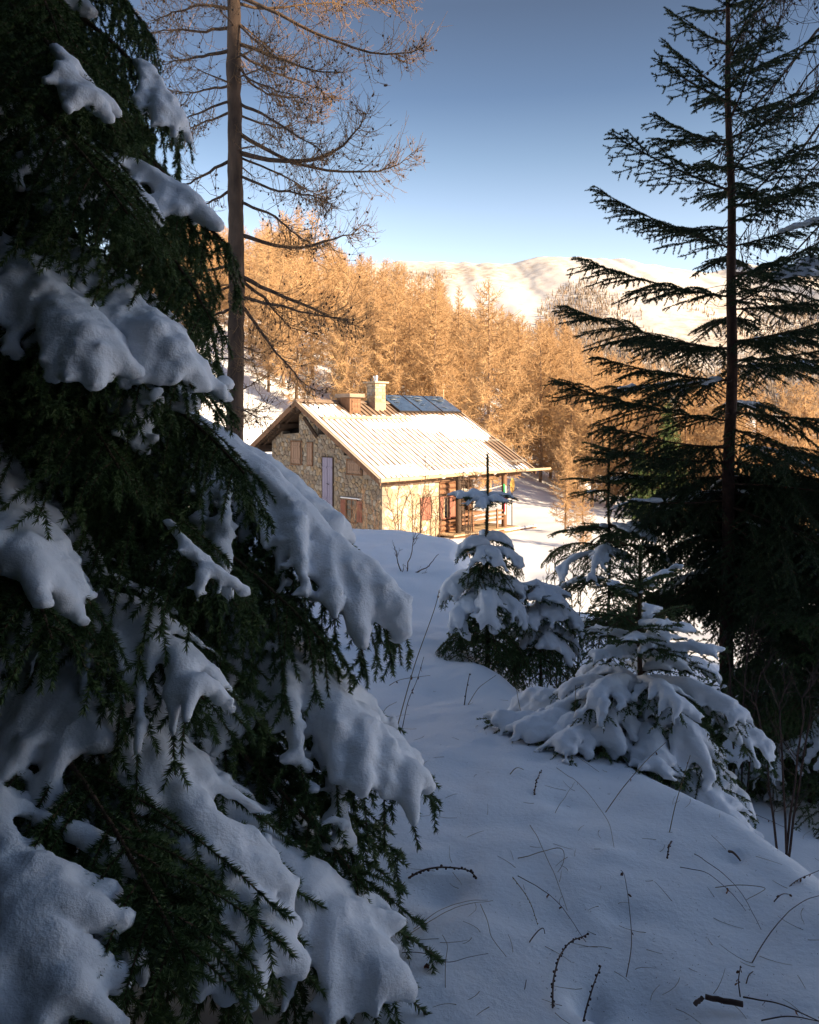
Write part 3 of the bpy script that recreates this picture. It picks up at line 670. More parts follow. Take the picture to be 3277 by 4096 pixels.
def bough_shape(root, tip, rg, arch=.12, width=.32, sp=.085, droop=.35, s0=.2, l3=(.05, .15), ang=52, ter=.055, side_arch=0.0, flat=.1, hang=0.0):
    L = np.linalg.norm(tip - root); up = np.array([0, 0, 1.])
    P1 = root + (tip - root) * .35 + up * arch * L; P2 = root + (tip - root) * .78 + up * arch * .75 * L
    lat = np.cross(unit(tip - root), up); P1 = P1 + lat * side_arch * L; P2 = P2 + lat * side_arch * .7 * L
    main = bez(root, P1, P2, tip, 14)
    ns = max(4, int(L * (1 - s0) / sp)); s = np.linspace(s0, .97, ns); s = np.repeat(s, 2) + rg.normal(0, .25 * sp / L, 2 * ns); sg = np.tile([1., -1.], ns)
    s = np.clip(s, .05, .985); Pm, T = along(main, s)
    N = unit(up - (T @ up)[:, None] * T); B = np.cross(T, N)
    prof = np.minimum(1, (s - s0 + .22) / .35) * (1 - s) ** .75
    l2 = width * L * prof * rg.uniform(.75, 1.15, len(s)) + .09
    a = np.radians(rg.normal(ang, 7, len(s)))[:, None]
    d0 = np.cos(a) * T + sg[:, None] * np.sin(a) * B + N * rg.normal(0, flat, len(s))[:, None]
    t = np.linspace(0, 1, 6)[None, :, None]
    sec = Pm[:, None] + l2[:, None, None] * (t * d0[:, None] + t * t * .22 * T[:, None]) - up * (droop * l2 * rg.uniform(.7, 1.3, len(s)))[:, None, None] * t ** 1.8
    ter_l = []
    for j in range(len(sec)):
        nt = int(l2[j] / ter)
        if nt < 1: continue
        tt = np.repeat(np.linspace(.12, .9, nt), 2); tt = np.clip(tt + rg.normal(0, .02, len(tt)), .05, .95); g2 = np.tile([1., -1.], nt)
        p, tg = along(sec[j], tt); b2 = unit(np.cross(tg, N[j])); aa = np.radians(rg.normal(50, 8, len(tt)))[:, None]
        dd = np.cos(aa) * tg + g2[:, None] * np.sin(aa) * b2
        dd = unit(dd * (1 - hang) - up * hang * rg.uniform(.5, 1.5, len(tt))[:, None])
        l = np.clip(.55 * l2[j] * (1 - tt) + .03, l3[0], l3[1]) * rg.uniform(.7, 1.15, len(tt))
        q = np.array([0, .5, 1.])[None, :, None]
        ter_l.append(p[:, None] + l[:, None, None] * (q * dd[:, None] - up * droop * .55 * q * q))
    terc = np.concatenate(ter_l) if ter_l else np.zeros((0, 3, 3))
    return main, s, sec, l2, terc
def bough_obj(parent, shape, r0, rg, per_m, nl, nw, name='bough', mats=None, s0=.2):
    main, s, sec, l2, ter = shape
    mb = MB(); k = len(main)
    V, F = tubes(main[None], np.linspace(r0, r0 * .22, k)[None], 6); mb.add(V, F, 0)
    V, F = tubes(sec, np.linspace(.0036, .0016, 6)[None] * (1 + r0 * 8), 3); mb.add(V, F, 0)
    m2 = main[int(k * s0):]
    needles(mb, m2[None], per_m * 1.3, nl, nw, 1, rg); needles(mb, sec, per_m, nl, nw, 1, rg)
    if len(ter): needles(mb, ter, per_m, nl, nw, 1, rg)
    return mb.obj(name, mats or [M['spruce_bark'], M['needle']], parent)

PROTO = {}
def proto(kind, L, args, r0, per_m, nl, nw, mats, s0, nvar):
    """a few boughs of each size are grown once; every bough on a tree is a turned and slightly scaled copy"""
    key = (kind, L, int(rg_p.integers(nvar)))
    if key not in PROTO:
        sh = bough_shape(np.zeros(3), np.array([L, 0, 0.]), rg_p, **args)
        o = bough_obj(None, sh, r0, rg_p, per_m, nl, nw, mats=mats, s0=s0); me = o.data; bpy.data.objects.remove(o); PROTO[key] = (sh, me)
    return PROTO[key]
rg_p = np.random.default_rng(808)
def place_bough(parent, root, tip, kind, sizes, args, r0, per_m, nl, nw, mats=None, s0=.2, nvar=2, roll=.12):
    d = tip - root; ln = np.linalg.norm(d); L = min(sizes, key=lambda q: abs(math.log(q / ln)))
    (main, s, sec, l2, ter), me = proto(kind, L, args, r0, per_m, nl, nw, mats, s0, nvar)
    x = d / ln; y = unit(np.cross([0, 0, 1.], x)); z = np.cross(x, y); a = rg_p.normal(0, roll); y, z = y * math.cos(a) + z * math.sin(a), z * math.cos(a) - y * math.sin(a)
    m = rg_p.choice([-1., 1.]); k = ln / L; A = np.stack([x, y * m, z], 1) * k
    f = lambda P: P @ A.T + root
    o = link('bough', me, parent); Mt = Matrix(np.vstack([np.hstack([A, root[:, None]]), [0, 0, 0, 1]]).tolist()); o.matrix_local = Mt
    return o, Mt, (f(main), s, f(sec), l2 * k, f(ter) if len(ter) else ter)

SNOW = []            # meshes whose lumps are melted together in one go further down
def snow_obj(parent, Pc, R, voxel, name='snow', squash=(1, 1, .64), smooth=3, level=1, Mt=None):
    if len(Pc) == 0: return None
    V, F = balls(np.asarray(Pc), np.asarray(R), level, squash); o = MB().add(V, F).obj(name, M['bough_snow'], parent)
    if Mt is not None: o.matrix_parent_inverse = Mt.inverted()
    SNOW.append((o, voxel, smooth)); return o
def bough_snow(shape, rg, rm=.075, rs=.05, cover=.0, smain=(.1, .97), thr=-.15, freq=1.5, seed=0, lift=.55, tip=.45, reach=1.0):
    """lumps lying on the upper side of a bough: a ridge on the axis, fingers out along the side shoots"""
    main, s, sec, l2, ter = shape; L = np.linalg.norm(np.diff(main, axis=0), axis=1).sum(); C_ = []; R_ = []
    n = max(4, int(L * (smain[1] - smain[0]) / (rm * .45))); t = np.linspace(*smain, n); p, _ = along(main, t)
    r = rm * (1 - .55 * np.clip((t - .5) / .5, 0, 1) ** 2) * (1 + .25 * n3(p, 3.1, seed + 3)) * np.clip((t - smain[0]) / .08 + .5, .5, 1)
    k = n3(p, freq, seed) > thr - .08; C_.append((p + np.array([0, 0, 1.]) * (r * lift)[:, None])[k]); R_.append(r[k])
    m = np.maximum(3, (l2 / (rs * .42)).astype(int)).max(); q = np.linspace(.02, 1.0, m)
    for j in range(len(sec)):
        lim = rg.uniform(.62, 1.0) * reach
        tq = q[q < lim]; p, _ = along(sec[j], tq)
        r = (rs * (1 - (1 - tip) * tq / lim) * (1 + .38 * n3(p, 7.0, seed + 5))) * min(1, .45 + l2[j] / .28)
        k = np.cumprod(n3(p, freq, seed) > thr).astype(bool)
        C_.append((p + np.array([0, 0, 1.]) * (r * lift)[:, None] + rg.normal(0, .006, p.shape))[k]); R_.append(r[k])
    if cover > 0 and len(ter):
        p = ter[:, 1]; k = (rg.random(len(p)) < cover) & (n3(p, freq, seed) > thr + .05); p = p[k]; r = rs * .55 * rg.uniform(.6, 1.1, len(p))
        C_.append(p + np.array([0, 0, 1.]) * (r * lift)[:, None]); R_.append(r)
    return np.concatenate(C_), np.concatenate(R_)

# ------------------------------------------------------------------ the big snow-laden spruce on the left
TX, TY = -2.85, 4.15
sl_ = empty('spruce_tree', (0, 0, 0), 0, 'big dark spruce close by, its drooping boughs piled with thick snow', 'tree')
tb_ = MB(); tz = np.linspace(gz(TX, TY) - .2, 7.5, 20); V, F = tubes(np.stack([np.full(20, TX), np.full(20, TY), tz], -1)[None], np.linspace(.19, .05, 20)[None], 10); tb_.add(V, F)
tb_.obj('trunk', M['spruce_bark'], sl_)
rg = np.random.default_rng(5)
# root height on the trunk, tip, arch, width, droop, snow ridge, snow fingers, gaps threshold
HERO = [
    (3.0, pt(155, 42, 3.9), .05, .34, .50, .045, .032, .38),
    (2.6, pt(183, 125, 3.7), .06, .34, .60, .070, .045, -.05),
    (2.0, pt(193, 206, 3.6), .10, .36, .65, .075, .050, -.12),
    (1.55, pt(228, 246, 3.45), .05, .36, .60, .085, .055, -.15),
    (1.85, pt(212, 322, 3.05), .10, .32, .70, .085, .056, -.15),
    (2.4, pt(92, 108, 3.0), .06, .34, .50, .045, .032, .5),
    (1.9, pt(128, 215, 2.75), .06, .34, .60, .04, .03, .5),
    (1.30, pt(150, 345, 2.9), .08, .34, .65, .05, .035, .30),
    (1.02, pt(193, 388, 2.75), .10, .44, .40, .098, .074, -.9),
    (.55, pt(245, 474, 2.85), .17, .36, .60, .090, .062, -.3),
    (.55, pt(120, 470, 2.55), .10, .36, .70, .05, .035, .25),
    (.40, pt(400, 622, 3.15), .17, .34, .66, .105, .072, -.38),
    (.38, pt(338, 540, 3.45), .15, .36, .60, .100, .072, -.5),
    (.05, pt(330, 650, 2.85), .14, .40, .85, .05, .035, .30),
    (.20, pt(215, 585, 2.55), .12, .38, .75, .045, .032, .42),
    (.15, pt(52, 640, 2.15), .16, .32, .55, .085, .060, -.3),
    (-.30, pt(416, 795, 2.75), .13, .36, .46, .090, .066, -.38),
    (-.55, pt(368, 890, 2.50), .14, .32, .45, .090, .066, -.38),
    (-.35, pt(205, 700, 2.40), .11, .36, .65, .042, .030, .55),
    (-.32, pt(277, 970, 2.12), .17, .40, .45, .092, .066, -.7),
    (-.40, pt(192, 950, 2.00), .16, .40, .45, .078, .058, -.38),
    (-.85, pt(394, 1000, 2.25), .12, .30, .40, .070, .050, -.1),
    (-1.05, pt(188, 965, 1.80), .12, .34, .40, .070, .052, -.3),
    (-1.1, pt(72, 1020, 1.66), .10, .34, .40, .056, .044, -.08),
    (.98, pt(112, 374, 2.60), .09, .44, .40, .085, .066, -.75),
    (2.9, pt(60, 40, 3.2), .06, .34, .5, .035, .026, .75),
    (3.4, pt(110, -20, 3.9), .05, .34, .5, .035, .026, .75),
]
for i, (zr, tip, arch, width, droop, rm, rs, thr) in enumerate(HERO):
    root = np.array([TX, TY, zr])
    b_, Mt, sh = place_bough(sl_, root, tip, 'big' if droop < .55 else 'hang', (1.5, 2.1, 2.7, 3.2), dict(arch=.13, width=.36, sp=.105, droop=.45 if droop < .55 else .66, s0=.18, l3=(.08, .18), ter=.085, hang=.30), .020, 1250, .022, .0042, nvar=1)
    if rm == 0: continue
    Pc, R = bough_snow(sh, rg, rm, rs, .75, (.12, .95), thr - .08, 1.5, i * 7, reach=.84)
    snow_obj(b_, Pc, R, .0165, Mt=Mt)
# bare inner boughs that fill the dark of the tree, and those round its far side
for i in range(46):
    zr = rg.uniform(-1.2, 4.6); a = rg.uniform(-1.2, 1.5); ln = np.interp(zr, [-1.5, 4.5], [2.0, 1.3]) * rg.uniform(.75, 1.05)
    tip = np.array([TX + ln * math.cos(a), TY + ln * math.sin(a), zr - .55 * ln]); root = np.array([TX, TY, zr + .1])
    if tip[1] < 3.6: continue
    b_, Mt, sh = place_bough(sl_, root, tip, 'hang', (1.5, 2.1, 2.7, 3.2), dict(arch=.13, width=.36, sp=.105, droop=.66, s0=.18, l3=(.08, .18), ter=.085, hang=.30), .020, 1250, .022, .0042, nvar=1)
    if i % 3 == 0:
        Pc, R = bough_snow(sh, rg, .04, .028, .2, (.3, .9), .55, 2.2, i * 5 + 300); snow_obj(b_, Pc, R, .022, Mt=Mt)
# dead twigs in the hollow under the boughs
dt = MB(); Pn = []
for i in range(150):
    p0 = np.array([rg.uniform(-2.3, -.75), rg.uniform(2.6, 4.0), 0]); p0[2] = gz(p0[0], p0[1]) + rg.uniform(.1, .75)
    d = unit(np.array([rg.normal(.5, .6), rg.normal(-.4, .5), rg.normal(-.1, .3)])); l = rg.uniform(.2, .6); t = np.linspace(0, 1, 5)[:, None]
    Pn.append(p0 + t * l * d + t * t * np.array([0, 0, -.1]) + rg.normal(0, .012, (5, 3)))
V, F = tubes(np.array(Pn), np.linspace(.0035, .0015, 5)[None], 3); dt.add(V, F); tag(dt.obj('dead_twigs', M['dead'], sl_), kind='stuff')

# ------------------------------------------------------------------ the tall dark spruce on the right
RXY = np.array([2.80, 7.0])
rs_ = empty('spruce_tree', (0, 0, 0), 0, 'tall thin dark spruce standing in shade against the sky, with little snow', 'tree')
rg = np.random.default_rng(21)
zb = gz(*RXY) - .15; ztop = 4.25
def trunk_at(z): return np.array([RXY[0] + .022 * math.sin(z * 1.1 + .4) + .008 * math.sin(z * 4), RXY[1], z])
tz = np.linspace(zb, ztop, 26); tb_ = MB(); V, F = tubes(np.array([trunk_at(z) for z in tz])[None], np.interp(tz, [zb, 1, ztop], [.064, .042, .013])[None], 10); tb_.add(V, F)
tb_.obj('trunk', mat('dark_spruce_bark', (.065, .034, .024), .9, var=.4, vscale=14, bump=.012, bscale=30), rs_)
LEFT = [((672, 13), 45), ((668, 45), 92), ((661, 62), 101), ((655, 115), 146), ((618, 138), 191), ((601, 191), 248), ((582, 259), 297), ((566, 306), 350), ((598, 357), 381), ((556, 381), 421), ((600, 425), 448), ((606, 448), 462), ((612, 472), 476), ((614, 498), 500), ((629, 527), 523), ((650, 548), 541), ((660, 575), 557), ((655, 612), 575)]
allb = []
for (u, v), va in LEFT:
    Y = 7.0 + rg.uniform(-.35, .35); allb.append(((V0 - va) / F_PX * 7.0, pt(u, v, Y)))
z = 3.9
while z > -1.5:
    Lr = np.interp(z, [-1.8, -1.0, 0, 1.5, 3.5, 4.2], [1.75, 1.75, 1.55, 1.15, .55, .25])
    nb = 5 if z > .8 else 4; a0 = rg.uniform(0, 6.28)
    for j in range(nb):
        a = a0 + j * 6.283 / nb + rg.normal(0, .2)
        if math.cos(a) < -.55 or (z < .9 and math.sin(a) < -.35 and math.cos(a) < .15): continue                    # the left side is listed above
        ln = Lr * rg.uniform(.7, 1.1); rise = np.interp(z, [-1.8, -1, -.3, .8, 2.2, 4], [-.62, -.42, -.16, .12, .35, .6]) + rg.normal(0, .06)
        zz = z + rg.uniform(-.12, .12)
        allb.append((zz, trunk_at(zz) + np.array([math.cos(a) * ln, math.sin(a) * ln, rise * ln])))
    z -= np.interp(z, [-1.5, 3.5], [.27, .33])
for z in np.arange(-.35, -1.75, -.13):                                # the wide low skirt on its right and rear
    for j in range(3):
        a = rg.uniform(-.75, 1.7); ln = rg.uniform(1.2, 1.9); allb.append((z, trunk_at(z) + np.array([math.cos(a) * ln, math.sin(a) * ln, rg.uniform(-.75, -.35) * ln * .6])))
for i, (zr, tip) in enumerate(allb):
    root = trunk_at(zr); low = zr < -.6
    kd = ('top', .30, .28, .10, .06) if zr > 2.2 else (('mid', .40, .34, .15, -.03) if zr > -.2 else ('low', .42, .50, .3, .05))
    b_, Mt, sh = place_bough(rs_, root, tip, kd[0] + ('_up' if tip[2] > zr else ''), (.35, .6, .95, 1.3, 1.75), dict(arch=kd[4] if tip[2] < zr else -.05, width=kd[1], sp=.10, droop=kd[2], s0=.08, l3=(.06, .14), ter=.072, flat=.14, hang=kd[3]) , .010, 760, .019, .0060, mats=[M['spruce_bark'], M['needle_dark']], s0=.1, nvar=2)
    pr = .35 if low else .35
    if zr < 1.6 and rg.random() < pr and not (low and tip[1] < root[1] - .4):
        Pc, R = bough_snow(sh, rg, .030 if not low else .04, .022 if not low else .03, .1, (.15, .9), .25, 2.0, i * 3 + 700, tip=.5); snow_obj(b_, Pc, R, .018, Mt=Mt)
dtw = MB(); Pn = []
for i in range(70):                                                  # dead twiglets on the bare stem between the whorls
    z0 = rg.uniform(-1.7, 3.2); a = rg.uniform(0, 6.28); l = rg.uniform(.10, .38); p0 = trunk_at(z0); t = np.linspace(0, 1, 4)[:, None]
    Pn.append(p0 + t * l * np.array([math.cos(a), math.sin(a), rg.normal(-.1, .25)]) - np.array([0, 0, .06]) * t * t + rg.normal(0, .008, (4, 3)))
V, F = tubes(np.array(Pn), np.linspace(.004, .0018, 4)[None], 3); dtw.add(V, F); tag(dtw.obj('dead_twigs', M['dead'], rs_), kind='stuff')

# ------------------------------------------------------------------ small spruces in the snow
def small_spruce(label, x, y, top, whorls, r0, rg, seed, density=560, nl=.017, nw=.0050, lead=.25, cap=None, base_dz=-.1):
    root = empty('small_spruce', (x, y, gz(x, y)), 0, label, 'tree'); off = np.array([x, y, gz(x, y)])
    zb = base_dz; zt = top - off[2]; tb = MB(); k = 10; z = np.linspace(zb, zt, k)
    P = np.stack([.008 * np.sin(z * 5), .008 * np.cos(z * 4), z], -1); V, F = tubes(P[None], np.linspace(r0, .006, k)[None], 7); tb.add(V, F, 0)
    needles(tb, P[None, -5:], density * 3.2, nl * 1.9, nw * 1.3, 1, rg); tb.obj('trunk', [M['spruce_bark'], M['needle']], root)
    for wi, (zw, n, Lw, rise, arch, droop, rm, rs, thr, a0) in enumerate(whorls):
        for j in range(n):
            a = a0 + j * 6.283 / n + rg.normal(0, .14); ln = Lw * rg.uniform(.72, 1.2); r_ = rise + rg.normal(0, .10); zz = zw - off[2] + rg.normal(0, .035)
            rt = np.array([0, 0, zz]); tp = np.array([math.cos(a) * ln, math.sin(a) * ln, zz + r_ * ln])
            g_ = gz(x + tp[0], y + tp[1]) - off[2] + .05
            if tp[2] < g_: tp[2] = g_
            fl = droop < .28
            b_, Mt, sh = place_bough(root, rt, tp, 'young_flat' if fl else 'young', (.2, .32, .48, .7, .95), dict(arch=.06 if fl else .2, width=.38, sp=.075, droop=.15 if fl else .42, s0=.1, l3=(.05, .12), ter=.06, hang=.05 if fl else .2), .008, density, nl, nw, s0=.1, nvar=2)
            if rm > 0:
                Pc, R = bough_snow(sh, rg, rm, rs, .2, (.06, .93), thr + .2, 2.2, seed + wi * 17 + j * 5)
                snow_obj(b_, Pc, R, .015, Mt=Mt)
    return root, off
rg = np.random.default_rng(33)
Zv = lambda v, Y: (V0 - v) / F_PX * Y
# the leader-topped one in front of the porch
y = 6.75; x = (487 - U0) / F_PX * y
w = [(Zv(503, y), 6, .20, .02, .05, .12, .042, .038, -1.2, .1), (Zv(546, y), 7, .23, -.20, .22, .45, .062, .056, -1.1, .5), (Zv(566, y), 6, .24, -.55, .18, .5, 0, 0, .2, .2),
     (Zv(588, y), 8, .34, -.34, .28, .50, .078, .066, -1.0, .0), (Zv(600, y), 7, .37, -.62, .26, .6, .045, .04, .1, .4), (Zv(618, y), 8, .36, -.85, .22, .7, 0, 0, .6, .1), (Zv(640, y), 8, .36, -1.0, .2, .7, 0, 0, .6, .6)]
small_spruce('small spruce with round snow caps on each whorl in front of the porch', x, y, Zv(455, y), w, .022, rg, 100)
# the heavily laden one right of the path
y = 4.85; x = (640 - U0) / F_PX * y
w = [(Zv(592, y), 5, .20, .55, .0, .05, .020, .020, -.2, .3), (Zv(632, y), 6, .30, .28, .04, .12, .034, .030, -.7, .0), (Zv(650, y), 6, .36, .15, .06, .2, .042, .034, -.6, .5), (Zv(690, y), 7, .50, -.05, .12, .3, .055, .045, -.75, .2),
     (Zv(705, y), 7, .60, -.28, .18, .4, .065, .055, -.7, .6), (Zv(735, y), 7, .66, -.55, .2, .45, .070, .056, -.6, .1), (Zv(765, y), 7, .74, -.70, .2, .45, .070, .055, -.5, .5), (Zv(800, y), 6, .78, -.70, .2, .4, .06, .05, -.4, .2)]
small_spruce('small spruce bowed under heavy snow at the right edge of the path', x, y, Zv(548, y), w, .026, rg, 200, density=620)
# the lean sapling behind it
y = 7.4; x = (609 - U0) / F_PX * y
w = [(Zv(455, y), 5, .24, .12, .02, .1, .0, .0, 0, .4), (Zv(484, y), 5, .34, .05, .06, .2, .022, .018, .05, .1), (Zv(528, y), 6, .46, -.02, .08, .25, .040, .032, -.3, .5), (Zv(548, y), 6, .62, -.25, .16, .35, .042, .034, -.3, .12),
     (Zv(585, y), 6, .66, -.35, .15, .4, .04, .03, .0, .3), (Zv(620, y), 6, .7, -.45, .15, .4, .04, .03, .0, .0)]
small_spruce('lean spruce sapling with gappy whorls between the laden one and the tall one', x, y, Zv(441, y), w, .021, rg, 300)
y = 6.9; x = (540 - U0) / F_PX * y
w = [(Zv(592, y), 6, .20, -.10, .1, .2, .055, .050, -1.0, .2), (Zv(612, y), 7, .34, -.30, .25, .45, .080, .070, -1.0, .5), (Zv(632, y), 7, .40, -.6, .25, .5, .05, .045, -.2, .1), (Zv(650, y), 7, .42, -.8, .2, .6, 0, 0, 0, .3)]
small_spruce('low spruce buried to a rounded hump of snow just right of the round-capped one', x, y, Zv(582, y), w, .02, rg, 900)
# a dark low one under the tall spruce
for (u, v, Y, lab) in ((812, 610, 6.0, 'dark bushy spruce cut by the right edge of the picture, below the tall one'), (752, 690, 6.6, 'lowest dark spruce, hugging the ground right of the laden one'), (778, 668, 7.0, 'low dark spruce spreading under the tall one at the edge of the wood'), (800, 560, 9.5, 'dark spruce standing behind the tall one at the edge of the picture')):
    x = (u - U0) / F_PX * Y; zt = Zv(v, Y); g0 = gz(x, Y); h = zt - g0
    w = [(g0 + h * f, 6, .25 + (1 - f) * .75, .25 - (1 - f) * .9, .12, .5, .035 if f < .5 else 0, .028, .15, f * 5) for f in (.92, .75, .6, .46, .33, .2)]
    small_spruce(lab, x, Y, zt, w, .03, rg, 400 + int(u), density=380, nw=.0065)

# ------------------------------------------------------------------ melt the snow lumps together
for o, vox, smn in SNOW:
    m = o.modifiers.new('r', 'REMESH'); m.mode = 'VOXEL'; m.voxel_size = vox; m.use_smooth_shade = True
    m2 = o.modifiers.new('s', 'SMOOTH'); m2.factor = .5; m2.iterations = smn
dg = bpy.context.evaluated_depsgraph_get()
new = [bpy.data.meshes.new_from_object(o.evaluated_get(dg)) for o, _, _ in SNOW]
for (o, vox, _), me in zip(SNOW, new):
    o.modifiers.clear(); old = o.data; o.data = me; bpy.data.meshes.remove(old)
    bm = bmesh.new(); bm.from_mesh(me); bm.verts.ensure_lookup_table(); seen = np.zeros(len(bm.verts), bool); isls = []
    for v0 in bm.verts:
        if seen[v0.index]: continue
        st = [v0]; seen[v0.index] = True; isl = []
        while st:
            q = st.pop(); isl.append(q)
            for e in q.link_edges:
                w_ = e.other_vert(q)
                if not seen[w_.index]: seen[w_.index] = True; st.append(w_)
        isls.append(isl)
    big_ = max([len(i) for i in isls] + [0]); bad = [v for i in isls if len(i) < max(min(900, big_), .25 * big_) for v in i]
    if bad and len(bad) < len(bm.verts): bmesh.ops.delete(bm, geom=bad, context='VERTS'); bm.to_mesh(me)
    bm.free(); n = len(me.vertices)
    if n == 0: continue
    co = np.empty(n * 3, np.float32); me.vertices.foreach_get('co', co); co = co.reshape(-1, 3).astype(float)
    nr = np.empty(n * 3, np.float32); me.vertices.foreach_get('normal', nr); nr = nr.reshape(-1, 3)
    co += nr * (.011 * n3(co, 11, 90) + .006 * n3(co, 29, 94) + .003 * n3(co, 70, 97))[:, None]
    me.vertices.foreach_set('co', co.astype(np.float32).ravel()); me.update()

# ------------------------------------------------------------------ bare larches
def twig_batch(starts, dirs, lens, rg, k=4, curl=.35, sag=-.25, wob=.05):
    t = np.linspace(0, 1, k)[None, :, None]; n = len(starts)
    up = np.array([0, 0, 1.])
    P = starts[:, None] + lens[:, None, None] * (t * dirs[:, None] + (sag * t * (1 - t) * 2 + curl * t ** 2.5 * rg.uniform(.2, 1.2, (n, 1, 1))) * up) + rg.normal(0, 1, (n, k, 3)) * (wob * lens)[:, None, None] * t
    return P
def larch_limb(main, r0, rg, per_m=16, tl=(.35, 1.0), rt=.006, sub=5, cones=10, cone_r=.016, hang=.5, t0=.18):
    mb = MB(); k = len(main); V, F = tubes(main[None], (np.linspace(1, .12, k) ** 1.1 * r0)[None], 6); mb.add(V, F, 0)
    L = np.linalg.norm(np.diff(main, axis=0), axis=1).sum(); n = max(6, int(L * per_m)); t = np.sort(t0 + (1 - t0) * rg.random(n) ** .85)
    P, T = along(main, t); R = unit(rg.normal(size=(n, 3))); D = unit(T * rg.uniform(.25, 1.0, (n, 1)) + unit(R - (R * T).sum(1, keepdims=True) * T) * .9 + np.array([0, 0, -hang]) * rg.uniform(.1, 1.3, (n, 1)))
    ln = rg.uniform(*tl, n) * np.minimum(1, (1 - t) * 2 + .35)
    tw = twig_batch(P, D, ln, rg, 5, .45, -.1, .045); V, F = tubes(tw, np.linspace(rt, rt * .45, 5)[None], 3); mb.add(V, F, 1)
    m = n * sub; j = np.repeat(np.arange(n), sub); q = rg.uniform(.15, .97, m); x = q * 4; i = np.minimum(x.astype(int), 3); f = (x - i)[:, None]
    p2 = tw[j, i] * (1 - f) + tw[j, i + 1] * f; t2 = unit(tw[j, i + 1] - tw[j, i])
    d2 = unit(t2 * .7 + unit(rg.normal(size=(m, 3))) * .9 + np.array([0, 0, -.15])); l2 = rg.uniform(.08, .34, m) * np.clip(ln[j] * 1.6, .4, 1)
    s2 = twig_batch(p2, d2, l2, rg, 3, .4, 0, .05); V, F = tubes(s2, np.linspace(rt * .55, rt * .32, 3)[None], 3); mb.add(V, F, 1)
    if cones:
        c = rg.integers(0, m, cones * n // 10); pc = s2[c, 1] + rg.normal(0, .01, (len(c), 3)); V, F = balls(pc, cone_r * rg.uniform(.7, 1.2, len(c)), 1, (1, 1, 1.35)); mb.add(V, F, 2)
    return mb
LM = [M['larch_bark'], M['larch_twig'], M['larch_cone']]
# the tall one left of the house
LY = 18.5; LX = (235 - U0) / F_PX * LY
la = empty('larch_tree', (0, 0, 0), 0, 'tall bare larch rising from behind the snowy boughs left of the house', 'tree')
rg = np.random.default_rng(77)
tz = np.linspace(gz(LX, LY) - .3, 12.5, 70); tb = MB()
Pt = np.stack([LX + .03 * np.sin(tz * .5), LY + 0 * tz, tz], -1); sides = 16
V, F = tubes(Pt[None], np.interp(tz, [-2.5, 0, 5, 9.5, 12.5], [.215, .195, .172, .15, .11])[None], sides)
V = V + (unit(V - np.repeat(Pt, sides, 0)) * (.014 * n3(V * np.array([1, 1, .4]), 9, 50) + .008 * rg.normal(size=len(V)))[:, None]); tb.add(V, F)
tb.obj('trunk', M['larch_bark'], la)
def lpx(pts, dy):
    k = len(pts); return np.array([pt(u, v, LY + dy * (i / (k - 1)) ** 1.1) for i, (u, v) in enumerate(pts)])
c4 = lambda *p: [(175 + x * .1594, y * .1594) for x, y in p]
c5 = lambda *p: [(175 + x * .1014, 250 + y * .1014) for x, y in p]
